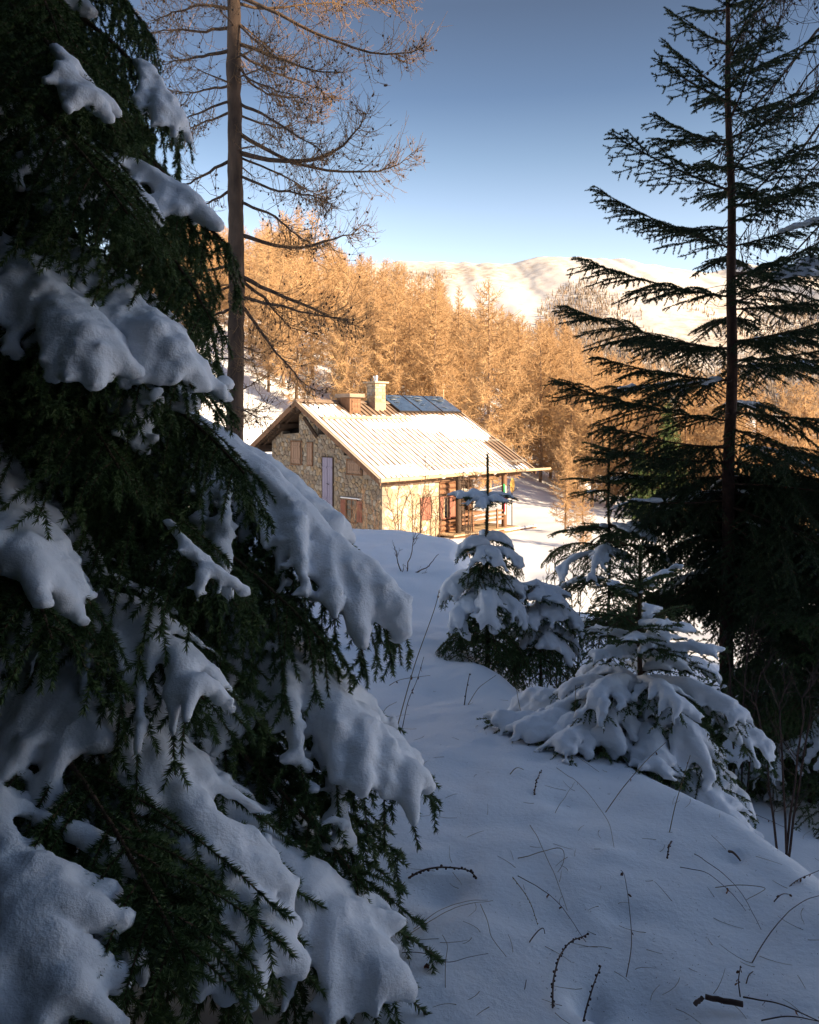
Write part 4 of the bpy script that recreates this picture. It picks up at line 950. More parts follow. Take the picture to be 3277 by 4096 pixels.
LIMBS = [(c4((355, -40), (560, 40), (800, 170), (1060, 280), (1300, 345), (1470, 335), (1570, 290)), -1.2, .055), (c4((385, 270), (590, 340), (760, 410), (930, 450), (1065, 460)), -.8, .05), (c4((385, 320), (500, 400), (640, 460), (820, 520), (950, 590), (1000, 620)), 1.2, .035),
    (c4((385, 140), (520, 270), (620, 350), (700, 420)), -1.5, .03), (c4((390, 400), (480, 530), (600, 600), (800, 620), (900, 600)), .8, .035), (c4((390, 640), (560, 720), (760, 850), (900, 930), (960, 1000)), -1.2, .045), (c4((390, 715), (550, 780), (680, 800), (800, 750), (900, 690)), 1.4, .03),
    (c4((390, 955), (600, 1010), (830, 1010), (960, 970), (1090, 880), (1160, 790), (1190, 700)), -1.4, .065), (c4((390, 830), (560, 930), (780, 1040), (1000, 1075), (1250, 1080), (1400, 1040), (1520, 930)), .4, .055), (c4((390, 980), (690, 1110), (820, 1180), (950, 1250)), 1.5, .03),
    (c4((400, 1100), (620, 1190), (780, 1215), (920, 1245), (1000, 1300)), -1.8, .04), (c4((400, 1260), (600, 1340), (760, 1470), (880, 1560)), -.8, .045), (c4((400, 1470), (600, 1540), (800, 1560), (1000, 1500), (1120, 1460), (1210, 1400)), .9, .055), (c4((400, 430), (470, 500), (620, 560), (760, 600), (880, 680)), -2.0, .03),
    (c4((390, 20), (520, 60), (700, 40), (900, 20), (1100, 30), (1300, 0)), 1.6, .04), (c4((390, -20), (600, -60), (900, -50), (1250, -10), (1500, 10)), -.4, .05),
    (c5((650, 260), (900, 390), (1250, 530), (1500, 640), (1725, 720), (1900, 790)), .6, .06), (c5((640, 465), (900, 520), (1200, 600), (1500, 660), (1750, 690)), -.9, .05), (c5((650, 290), (900, 490), (980, 590), (1130, 760), (1400, 840)), 1.0, .045), (c5((640, 540), (760, 670), (930, 930), (1130, 1150), (1250, 1300), (1450, 1400)), -.7, .045),
    (c4((370, 310), (200, 350), (40, 375), (-120, 420)), -.6, .05), (c4((370, 540), (200, 560), (60, 590), (-60, 560)), .8, .035), (c4((370, 630), (160, 700), (20, 760), (-100, 760)), -1.2, .035), (c4((370, 700), (150, 780), (0, 850)), 1.3, .035), (c4((370, 990), (110, 1140), (-60, 1200)), -.3, .045), (c4((370, 1180), (200, 1280), (30, 1330)), .9, .04),
    (c4((370, 60), (200, 30), (0, 70), (-180, 160)), -.4, .045), (c4((370, 160), (180, 200), (-60, 180), (-260, 260)), .9, .045), (c4((370, -60), (150, -80), (-150, -20)), .3, .045), (c5((600, 560), (420, 640), (200, 700), (20, 760)), -.8, .045), (c5((600, 850), (350, 860), (120, 820)), .5, .03), (c5((590, 1080), (400, 1060), (200, 980)), -.6, .03),
    (c5((590, 1250), (380, 1260), (150, 1200)), .7, .03), (c5((600, 150), (380, 190), (100, 240), (-150, 300)), 1.0, .045), (c5((600, 350), (380, 420), (120, 520), (-60, 560)), -.9, .04), (c5((590, 1450), (420, 1500), (250, 1560)), .2, .025), (c5((640, 1380), (760, 1330), (830, 1250)), .4, .02), (c5((640, 1600), (730, 1560), (800, 1600)), -.4, .018)]
for pts, dy, r0 in LIMBS:
    m_ = lpx(pts, dy); m_ = along(m_, np.linspace(0, 1, 14))[0]; m_[1:] += rg.normal(0, .012, (13, 3))
    larch_limb(m_, r0, rg, 18, (.4, 1.25), .0085, 5, 9, .020).obj('limb', LM, la)
for i in range(14):                                       # short dead stubs and thin side limbs fore and aft
    z = rg.uniform(0, 10); a = rg.choice([-1, 1]) * rg.uniform(.9, 2.2); l = rg.uniform(.8, 2.2); p0 = np.array([LX, LY, z])
    m_ = bez(p0, p0 + np.array([math.cos(a), math.sin(a), -.1]) * l * .4, p0 + np.array([math.cos(a), math.sin(a), -.25]) * l * .8, p0 + np.array([math.cos(a), math.sin(a), -.1]) * l, 10)
    larch_limb(m_, .025, rg, 16, (.3, .8), .006, 5, 8, .016).obj('limb', LM, la)

# the one whose weeping branches hang in from the right
RY = 8.6; RX = 6.0
lr = empty('larch_tree', (0, 0, 0), 0, 'bare larch whose weeping cone-studded branches hang in at the upper right', 'tree')
tb = MB(); tz = np.linspace(gz(RX, RY) - .3, 9, 24); V, F = tubes(np.stack([np.full(24, RX), np.full(24, RY), tz], -1)[None], np.linspace(.2, .1, 24)[None], 12); tb.add(V, F); tb.obj('trunk', M['larch_bark'], lr)
dark_l = [M['larch_bark'], mat('dark_twig', (.07, .05, .04), .85), M['larch_cone']]
for (z0, tip, mid, r0) in ((6.6, (712, 70), .5, .035), (6.0, (742, 30), .55, .03), (5.6, (700, 180), .45, .03), (5.0, (724, 262), .35, .03), (5.3, (752, 150), .4, .03), (4.4, (760, 240), .35, .025), (3.6, (728, 330), .25, .025), (6.9, (770, -10), .5, .03), (4.8, (790, 120), .4, .025), (3.0, (770, 330), .2, .025)):
    tp = pt(tip[0], tip[1], RY - rg.uniform(-.3, 1.2)); p0 = np.array([RX, RY, z0]); m_ = bez(p0, p0 + (tp - p0) * .35 + np.array([0, 0, mid]), p0 + (tp - p0) * .75 + np.array([0, 0, mid * .5]), tp, 14); m_[1:] += rg.normal(0, .012, (13, 3))
    larch_limb(m_, r0, rg, 15, (.4, 1.15), .0052, 4, 12, .013, hang=1.6).obj('limb', dark_l, lr)

# the golden larch wood behind the house: a few grown trees, copied
def make_larch(h, rg, wide=1.0):
    cr = MB(); nb = int(h * 6.5)
    for i in range(nb):
        f = (i + rg.random()) / nb; z = h * (.10 + .88 * f); ln = wide * (np.interp(f, [0, .12, .35, .75, 1], [1.9, 2.8, 2.6, 1.4, .25])) * rg.uniform(.65, 1.15) * h / 14
        a = i * 2.4 + rg.normal(0, .4); d = np.array([math.cos(a), math.sin(a), 0]); dz = np.interp(f, [0, .5, .85, 1], [-.35, -.18, .12, .7]) * ln
        p0 = np.array([0, 0, z]); t = np.linspace(0, 1, 5)[:, None]; m_ = p0 + d * ln * t + np.array([0, 0, 1.]) * (dz * t + .28 * ln * (t ** 3) - .12 * ln * np.sin(t * math.pi))
        V, F = tubes(m_[None], np.linspace(.030, .010, 5)[None], 3); cr.add(V, F, 0)
        n = max(6, int(ln * 34)); q = .08 + .92 * rg.random(n); P, T = along(m_, q); R = rg.normal(size=(n, 3)); D = unit(T * .5 + unit(R) * .85 + np.array([0, 0, -.30]))
        tw = twig_batch(P, D, rg.uniform(.25, .75, n) * min(1, .4 + ln * .4), rg, 3, .3, -.1, .07); V, F = tubes(tw, np.linspace(.017, .009, 3)[None], 3); cr.add(V, F, 0)
    tk = MB(); z = np.linspace(-.8, h, 12); V, F = tubes(np.stack([.06 * np.sin(z * .6), .06 * np.cos(z * .5), z], -1)[None], np.linspace(.15, .02, 12)[None] * h / 14, 7); tk.add(V, F)
    return tk.mesh('larch_trunk', M['forest_bark']), cr.mesh('larch_crown', M['forest_twig'])
rg = np.random.default_rng(9)
KINDS = [make_larch(h, rg, w) for h, w in ((14.5, 1.0), (13.5, .85), (15.0, 1.15), (12.5, .95), (14.0, .75))]
KH = [14.5, 13.5, 15.0, 12.5, 14.0]
ou = np.array([0, 180, 240, 255, 290, 318, 335, 350, 397, 420, 440, 452, 473, 489, 514, 540, 575, 597, 629, 673, 830.])
ov = np.array([150, 190, 225, 220, 204, 198, 238, 250, 250, 268, 268, 300, 304, 282, 312, 314, 320, 335, 348, 356, 350.])
def place_larch(x, y, sc, k, label, group):
    r = empty('larch_tree', (x, y, gz(x, y)), rg.uniform(0, 6.28), label, 'tree', group); r.scale = (sc * rg.uniform(.9, 1.1),) * 2 + (sc,)
    link('trunk', KINDS[k][0], r); link('crown', KINDS[k][1], r)
    return r
def by_px(u, vtop, Y, k, label, group=None):
    x = (u - U0) / F_PX * Y; g_ = gz(x, Y); return place_larch(x, Y, max(.4, ((V0 - vtop) / F_PX * Y - g_) / KH[k]), k, label, group)
by_px(489, 279, 50, 2, 'broad golden larch standing right behind the chalet roof, its pale trunk showing')
by_px(436, 266, 62, 4, 'slim tall golden larch rising behind the solar panels against the white mountain')
by_px(459, 285, 78, 4, 'thin sparse larch standing alone against the white mountain between two fuller ones')
for u, vt, Y in ((268, 232, 60, ), (283, 250, 63), (297, 236, 57)): by_px(u, vt, Y, 1, 'golden larch with bare lower trunk on the snowy slope above the chalet gable', 'larches on the open slope above the chalet')
by_px(352, 262, 64, 0, 'golden larch on the slope straight above the chimney'); by_px(592, 345, 52, 3, 'golden larch at the far edge of the bright meadow, its pale trunk on the snow')
placed = []; cnt = 0; tries = 0
while cnt < 285 and tries < 30000:
    tries += 1
    Y = 46 + 120 * rg.random() ** 1.5; u = rg.uniform(150, 860)
    if tries < 900: Y = rg.uniform(45, 64); u = rg.uniform(430, 740)
    x = (u - U0) / F_PX * Y
    s_ = -.8 * x + .6 * Y; wv = .86 * x + .5 * Y
    if not (s_ > 34 or wv > 38.5): continue
    if u < 345 and Y < 66: continue
    if any((x - a) ** 2 + (Y - b) ** 2 < (1.9 + .012 * Y) ** 2 for a, b in placed): continue
    k = int(rg.integers(5)); g_ = gz(x, Y); lim = np.interp(u, ou, ov)
    hmax = (V0 - lim) / F_PX * Y - g_; sc = rg.uniform(.72, 1.1)
    if hmax < 6.5: continue
    if u < 345: sc *= 1.4
    sc = min(sc, hmax / KH[k] * rg.uniform(.88, 1.0))
    if s_ > 34:
        row = 'front row' if Y < 75 else ('middle' if Y < 110 else 'far back')
        wh = 'left of the tall larch trunk' if u < 232 else ('beside the tall larch trunk' if u < 275 else ('above the chalet gable' if u < 335 else ('behind the chimney' if u < 392 else ('behind the solar panels' if u < 445 else 'behind the right end of the roof'))))
    else:
        row = 'front row' if Y < 62 else ('middle' if Y < 95 else 'far back')
        wh = 'right of the chalet roof' if u < 560 else ('beyond the bright meadow' if u < 640 else ('seen through the tall dark spruce' if u < 730 else 'at the far right behind the dark spruce'))
    place_larch(x, Y, sc, k, 'golden bare larch %s, %s of the wood' % (wh, row), 'larches %s, %s' % (wh, row))
    placed.append((x, Y)); cnt += 1
# a few green spruces among them
def far_spruce(x, y, h, label, group=None):
    r = empty('spruce_tree', (x, y, gz(x, y)), rg.uniform(0, 6), label, 'tree', group); r.scale = (h / 8,) * 3
    link('trunk', SPR[0], r); link('crown', SPR[1], r)
def make_far_spruce():
    rg2 = np.random.default_rng(4); cr = MB()
    for i in range(150):
        f = (i + .5) / 150; z = 8 * (.06 + .93 * f); ln = 1.75 * (1 - f) ** .85 + .12; a = i * 2.4; d = np.array([math.cos(a), math.sin(a), 0]); m = max(8, int(ln * 75)); t = rg2.random(m)
        P = np.array([0, 0, z]) + d * (ln * t)[:, None] + np.array([0, 0, 1.]) * (-.35 * ln * t + .1 * t * t)[:, None] + rg2.normal(0, .07, (m, 3)) * np.array([1, 1, .8])
        D = unit(d + rg2.normal(0, .6, (m, 3)) + np.array([0, 0, -.3])) * .17; Sd = unit(np.cross(D, rg2.normal(size=(m, 3)))) * .028
        cr.add(np.stack([P - Sd, P + Sd, P + D], 1).reshape(-1, 3), np.arange(3 * m).reshape(m, 3), 0, False)
    tk = MB(); z = np.linspace(-.5, 8, 6); V, F = tubes(np.stack([0 * z, 0 * z, z], -1)[None], np.linspace(.12, .015, 6)[None], 6); tk.add(V, F)
    return tk.mesh('far_spruce_trunk', M['spruce_bark']), cr.mesh('far_spruce_crown', M['needle'])
SPR = make_far_spruce()
for u, vt, Y, lab in ((343, 344, 66, 'small dark green spruce half hidden among golden larches on the slope'), (668, 400, 47, 'olive green spruce glimpsed through the tall dark one, lower in the valley'), (652, 372, 64, 'green spruce farther off in the valley among golden larches'), (640, 440, 46, 'low green spruce by the right end of the meadow')):
    x = (u - U0) / F_PX * Y; far_spruce(x, Y, (V0 - vt) / F_PX * Y - gz(x, Y), lab)
# the dense dark wood on the bank that keeps the clearing in shade: beyond the picture, one mass with spruces added to darken the near snow
rg = np.random.default_rng(14); cr = MB(); vs = np.empty(len(SPR[1].vertices) * 3, np.float32); SPR[1].vertices.foreach_get('co', vs); vs = vs.reshape(-1, 3).astype(float)
keep = np.arange(len(vs) // 3)[::3]; tri = vs.reshape(-1, 3, 3)[keep]; tri_far = tri.mean(1, keepdims=True) + (tri - tri.mean(1, keepdims=True)) * 2.6
spots = []
while len(spots) < 22:
    t = rg.uniform(48, 75); p = rg.uniform(-16, 16.0); x = SUN_AZ[0] * t - SUN_AZ[1] * p; y = SUN_AZ[1] * t + SUN_AZ[0] * p
    if all((x - a) ** 2 + (y - b) ** 2 > 5 for a, b, _ in spots): spots.append((x, y, rg.uniform(6, 10)))
spots += [(-5.2, -1.2, 10), (-6.4, 1.6, 10), (-4.6, 1.9, 9)]  # unseen spruces left of the camera, added to dim that side
spots += [(SUN_AZ[0] * t - SUN_AZ[1] * p, SUN_AZ[1] * t + SUN_AZ[0] * p, h) for t, p, h in ((56, 12.6, 12), (60, 14.5, 12), (64, 13.2, 12), (54, 14.0, 10), (66, 15.2, 12), (58, 11, 11), (52, 9.5, 10), (60, 8, 11), (55, 7.2, 10), (63, 10, 11), (57, 10.6, 11), (61, 16, 12), (50, 13, 10))]
SLIM_SHADE = [(-2.0, -1.0, 14), (-3.1, 2.2, 9.5)]
NEAR_SHADE = [(-3.5, .7, 9), (-2.6, -2.6, 11), (-4.6, 2.6, 10), (-5.2, -.6, 11), (-1.0, -2.1, 5.0), (1.0, -2.3, 5.0), (2.7, -1.4, 5.0), (3.7, .3, 4.5)] + SLIM_SHADE  # unseen spruces added close round the camera to block sky light from the foreground
allt = vs.reshape(-1, 3, 3); allt = allt.mean(1, keepdims=True) + (allt - allt.mean(1, keepdims=True)) * 2.8
for x, y, h in spots + NEAR_SHADE:
    tri = allt if (x, y, h) in NEAR_SHADE else tri_far
    if (x, y, h) in SLIM_SHADE: tri = tri * np.array([.6, .6, 1]) if h > 10 else tri * np.array([.45, .45, 1])
    a = rg.uniform(0, 6.28); q = tri * h / 8; qx = q[..., 0] * math.cos(a) - q[..., 1] * math.sin(a); qy = q[..., 0] * math.sin(a) + q[..., 1] * math.cos(a)
    cr.add(np.stack([qx + x, qy + y, q[..., 2] + gz(x, y)], -1).reshape(-1, 3), np.arange(len(tri) * 3).reshape(-1, 3), 0, False)
# crowns added just above the frame to darken the near snow, stems under them
for x, y, h, zc in ((-2.3, 1.4, 8, 2.1), (-3.7, 2.7, 8, 2.6), (-1.3, -1.2, 8, 1.7), (2.6, .9, 7, 1.9), (.9, -1.7, 7, 1.6)):
    a = rg.uniform(0, 6.28); q = allt * h / 8; qx = q[..., 0] * math.cos(a) - q[..., 1] * math.sin(a); qy = q[..., 0] * math.sin(a) + q[..., 1] * math.cos(a)
    cr.add(np.stack([qx + x, qy + y, q[..., 2] + zc], -1).reshape(-1, 3), np.arange(len(allt) * 3).reshape(-1, 3), 0, False)
    zz = np.linspace(gz(x, y) - .2, zc + h * .9, 8); V, F = tubes(np.stack([0 * zz + x, 0 * zz + y, zz], -1)[None], np.linspace(.15, .03, 8)[None], 8); cr.add(V, F, 0)
tag(cr.obj('unseen_shade_spruces', M['needle_dark']), 'unseen spruces: wood on the shading bank, others added round the camera to darken near snow', 'woods', kind='stuff')

# ------------------------------------------------------------------ bare shrubs by the house and stems in the snow
def px_path(pts, Y0, dY=0.0):
    k = len(pts); return np.array([pt(u, v, Y0 + dY * i / max(1, k - 1)) for i, (u, v) in enumerate(pts)])
def shrub(label, stems, rg, rad, per_m=7, ln=(.2, .7), mt='shrub', group=None, base=None):
    r = empty('bare_shrub', base, 0, label, 'shrub', group); b_ = np.array(base)
    for P in stems:
        m_ = along(P, np.linspace(0, 1, 12))[0] - b_; m_[1:] += rg.normal(0, .25 * rad + .004, (11, 3)); mb = MB(); V, F = tubes(m_[None], np.linspace(rad, rad * .25, 12)[None], 5); mb.add(V, F)
        L = np.linalg.norm(np.diff(m_, axis=0), axis=1).sum(); n = max(4, int(L * per_m)); t = .15 + .85 * rg.random(n); p, T = along(m_, t)
        D = unit(T * .7 + rg.normal(size=(n, 3)) * .55 + np.array([0, 0, .1])); l_ = rg.uniform(*ln, n) * (1.1 - .7 * t)
        tw = twig_batch(p, D, l_, rg, 5, .25, 0, .05); V, F = tubes(tw, np.linspace(rad * .38, rad * .16, 5)[None], 3); mb.add(V, F)
        j = np.repeat(np.arange(n), 3); q = rg.integers(1, 4, 3 * n); d2 = unit(unit(tw[j, q + 1] - tw[j, q]) + rg.normal(size=(3 * n, 3)) * .6)
        t2 = twig_batch(tw[j, q], d2, l_[j] * rg.uniform(.25, .55, 3 * n), rg, 4, .2, 0, .05); V, F = tubes(t2, np.linspace(rad * .2, rad * .12, 4)[None], 3); mb.add(V, F)
        mb.obj('stem', M[mt], r)
rg = np.random.default_rng(55)
h3 = lambda *p: [(374.9 + x * .0942, 437.4 + y * .0942) for x, y in p]
SH = [('bare forked shrub at the corner where the gable meets the pale wall', [h3((260, 1130), (245, 880), (240, 680), (255, 470)), h3((200, 1130), (215, 900), (120, 560)), h3((250, 1130), (280, 800), (375, 560))], 25.5),
      ('thin bare sapling with two stems before the middle of the pale wall', [h3((390, 1130), (402, 800), (400, 690), (365, 540)), h3((395, 1130), (420, 900), (440, 720))], 26.0),
      ('tall crooked sapling reaching over the eave before the red shutter', [h3((455, 1160), (480, 900), (505, 700), (530, 470), (545, 180)), h3((470, 1160), (500, 800), (610, 520))], 25.0),
      ('straight bare sapling just right of the red shutter', [h3((565, 1190), (590, 900), (605, 760), (585, 560))], 25.5),
      ('bare sapling before the log wall window', [h3((620, 1230), (650, 950), (665, 830), (640, 620)), h3((640, 1200), (700, 900), (750, 540))], 25.0),
      ('lone sapling before the porch rail with a broomlike top', [h3((985, 1200), (990, 800), (1000, 600), (990, 400)), h3((995, 640), (1050, 500), (1090, 400)), h3((995, 620), (940, 480), (930, 420))], 24.0)]
for lab, st, Y in SH:
    P = [px_path(s, Y, rg.uniform(-.3, .3)) for s in st]; b_ = P[0][0].copy(); b_[2] = gz(b_[0], b_[1])
    for q in P: q[0, 2] = min(q[0, 2], gz(q[0, 0], q[0, 1]))
    shrub(lab, P, rg, .022, 7, (.35, .9), base=b_)
P = [px_path(h3((-250 + 55 * i, 1150), (-255 + 55 * i + rg.uniform(-40, 40), 880), (-270 + 50 * i + rg.uniform(-60, 60), 560 + 60 * abs(i - 3))), 27.5 + .2 * i) for i in range(6)]
b_ = P[2][0].copy(); b_[2] = gz(b_[0], b_[1]); shrub('thicket of fine bare twigs growing before the right half of the gable wall', P, rg, .016, 9, (.3, .8), base=b_)
f1 = lambda *p: [(x * .4748, y * .4748) for x, y in p]
for lab, st, Y, rad in (('small bare twig bush standing on the crest of the mound below the pale wall', [f1((852, 1238), (862, 1180), (878, 1110)), f1((856, 1215), (900, 1195), (925, 1165)), f1((852, 1230), (838, 1180), (832, 1150))], 10.5, .011),
                        ('bundle of thin upright reddish stems between the round-capped spruce and the lean sapling', [f1((1172, 1300), (1170, 1220), (1168, 1165)), f1((1180, 1300), (1185, 1230), (1195, 1160)), f1((1196, 1310), (1205, 1230), (1210, 1170)), f1((1215, 1310), (1222, 1240), (1240, 1180)), f1((1160, 1290), (1150, 1240), (1152, 1190))], 8.6, .009)):
    P = [px_path(s, Y) for s in st]; b_ = P[0][0].copy(); b_[2] = gz(b_[0], b_[1])
    for q in P:
        if st.index([s for s in st][0]) == 0: q[0, 2] = min(q[0, 2], gz(q[0, 0], q[0, 1]))
    shrub(lab, P, rg, rad, 9, (.08, .3), base=b_)
x_ = (566 - U0) / F_PX * 37; place_larch(x_, 37, .36, 1, 'young bare larch on the meadow just right of the porch and dish', None)
x_ = (583 - U0) / F_PX * 33; place_larch(x_, 33, .22, 3, 'smallest bare larch sapling on the bright snow beyond the round-capped spruce', None)
# right edge: dark bare bushes in the shade
for lab, st, Y, rad in (('dark bare bush with crossing stems at the right edge below the tall spruce', [f1((1650, 1560), (1690, 1480), (1720, 1420)), f1((1660, 1570), (1640, 1490), (1660, 1430)), f1((1655, 1570), (1705, 1500), (1740, 1480)), f1((1640, 1560), (1600, 1500), (1570, 1450))], 4.6, .008),
                        ('dark thin-stemmed bush in the hollow right of the laden spruce', [f1((1560, 1480), (1570, 1400), (1590, 1330)), f1((1570, 1480), (1600, 1420), (1640, 1370)), f1((1545, 1475), (1540, 1400), (1520, 1340))], 5.8, .008)):
    P = [px_path(s, Y) for s in st]; b_ = P[0][0].copy(); b_[2] = gz(b_[0], b_[1])
    for q in P: q[0, 2] = gz(q[0, 0], q[0, 1]) - .02
    shrub(lab, P, rg, rad, 10, (.1, .35), 'dead', base=b_)

c8 = lambda *p: [(374.9 + x * .2575, 674.8 + y * .2575) for x, y in p]
def smooth_path(P, n):
    k = len(P); t = np.arange(k); q = np.linspace(0, k - 1, n)
    if k == 2: return np.array([np.interp(q, t, P[:, i]) for i in range(3)]).T
    out = np.array([np.interp(q, t, P[:, i]) for i in range(3)]).T
    for _ in range(int(n / k) + 1): out[1:-1] = (out[:-2] + 2 * out[1:-1] + out[2:]) / 4
    return out
def stem(name, cat, label, px, mode, r, mt, knobs=0.0, leaves=0, n=22, lift=.006, wob=.0):
    A = c8(*px)
    if mode == 'lie': P = np.array([ground_px(u, v) for u, v in A]); P = smooth_path(P, n); P[:, 2] = ground(P[:, 0], P[:, 1]) + r * .6 + lift + lift * 2.5 * np.sin(np.linspace(0, math.pi, n))
    else:
        g0 = ground_px(*A[0]); P = np.array([pt(u, v, g0[1] + .05 * i) for i, (u, v) in enumerate(A)]); P[0] = g0 - np.array([0, 0, .04]); P = smooth_path(P, n)
    P[1:-1] += rg.normal(0, wob, (n - 2, 3)); mb = MB(); V, F = tubes(P[None], np.linspace(r, r * .55, n)[None], 5); mb.add(V, F)
    L = np.linalg.norm(np.diff(P, axis=0), axis=1).sum()
    if knobs:
        m = max(3, int(L * knobs)); t = np.linspace(.02, .98, m); p, T = along(P, t); d = unit(np.cross(T, rg.normal(size=(m, 3)))); V, F = balls(p + d * r * 1.1, r * rg.uniform(.9, 1.5, m), 1, (1, 1, 1)); mb.add(V, F)
    o = mb.obj(name, M[mt]); tag(o, label, cat)
    for i in range(leaves):
        t = np.array([rg.uniform(.3, .98)]); p, T = along(P, t); p = p[0]; l = rg.uniform(.012, .026); d = unit(np.array([rg.normal(), rg.normal() * .5, -1.4])); w = unit(np.cross(d, rg.normal(size=3))) * l * .28
        bend = np.cross(d, w) * .5
        MB().add([p, p + d * l * .4 + w + bend, p + d * l * .8 + w * .7, p + d * l, p + d * l * .8 - w * .7, p + d * l * .4 - w - bend, p + d * l * .5], [(0, 1, 6), (1, 2, 6), (2, 3, 6), (3, 4, 6), (4, 5, 6), (5, 0, 6)]).obj('leaf', M['leaf'], o)
    return o
G = 'grass stem'; T_ = 'twig'
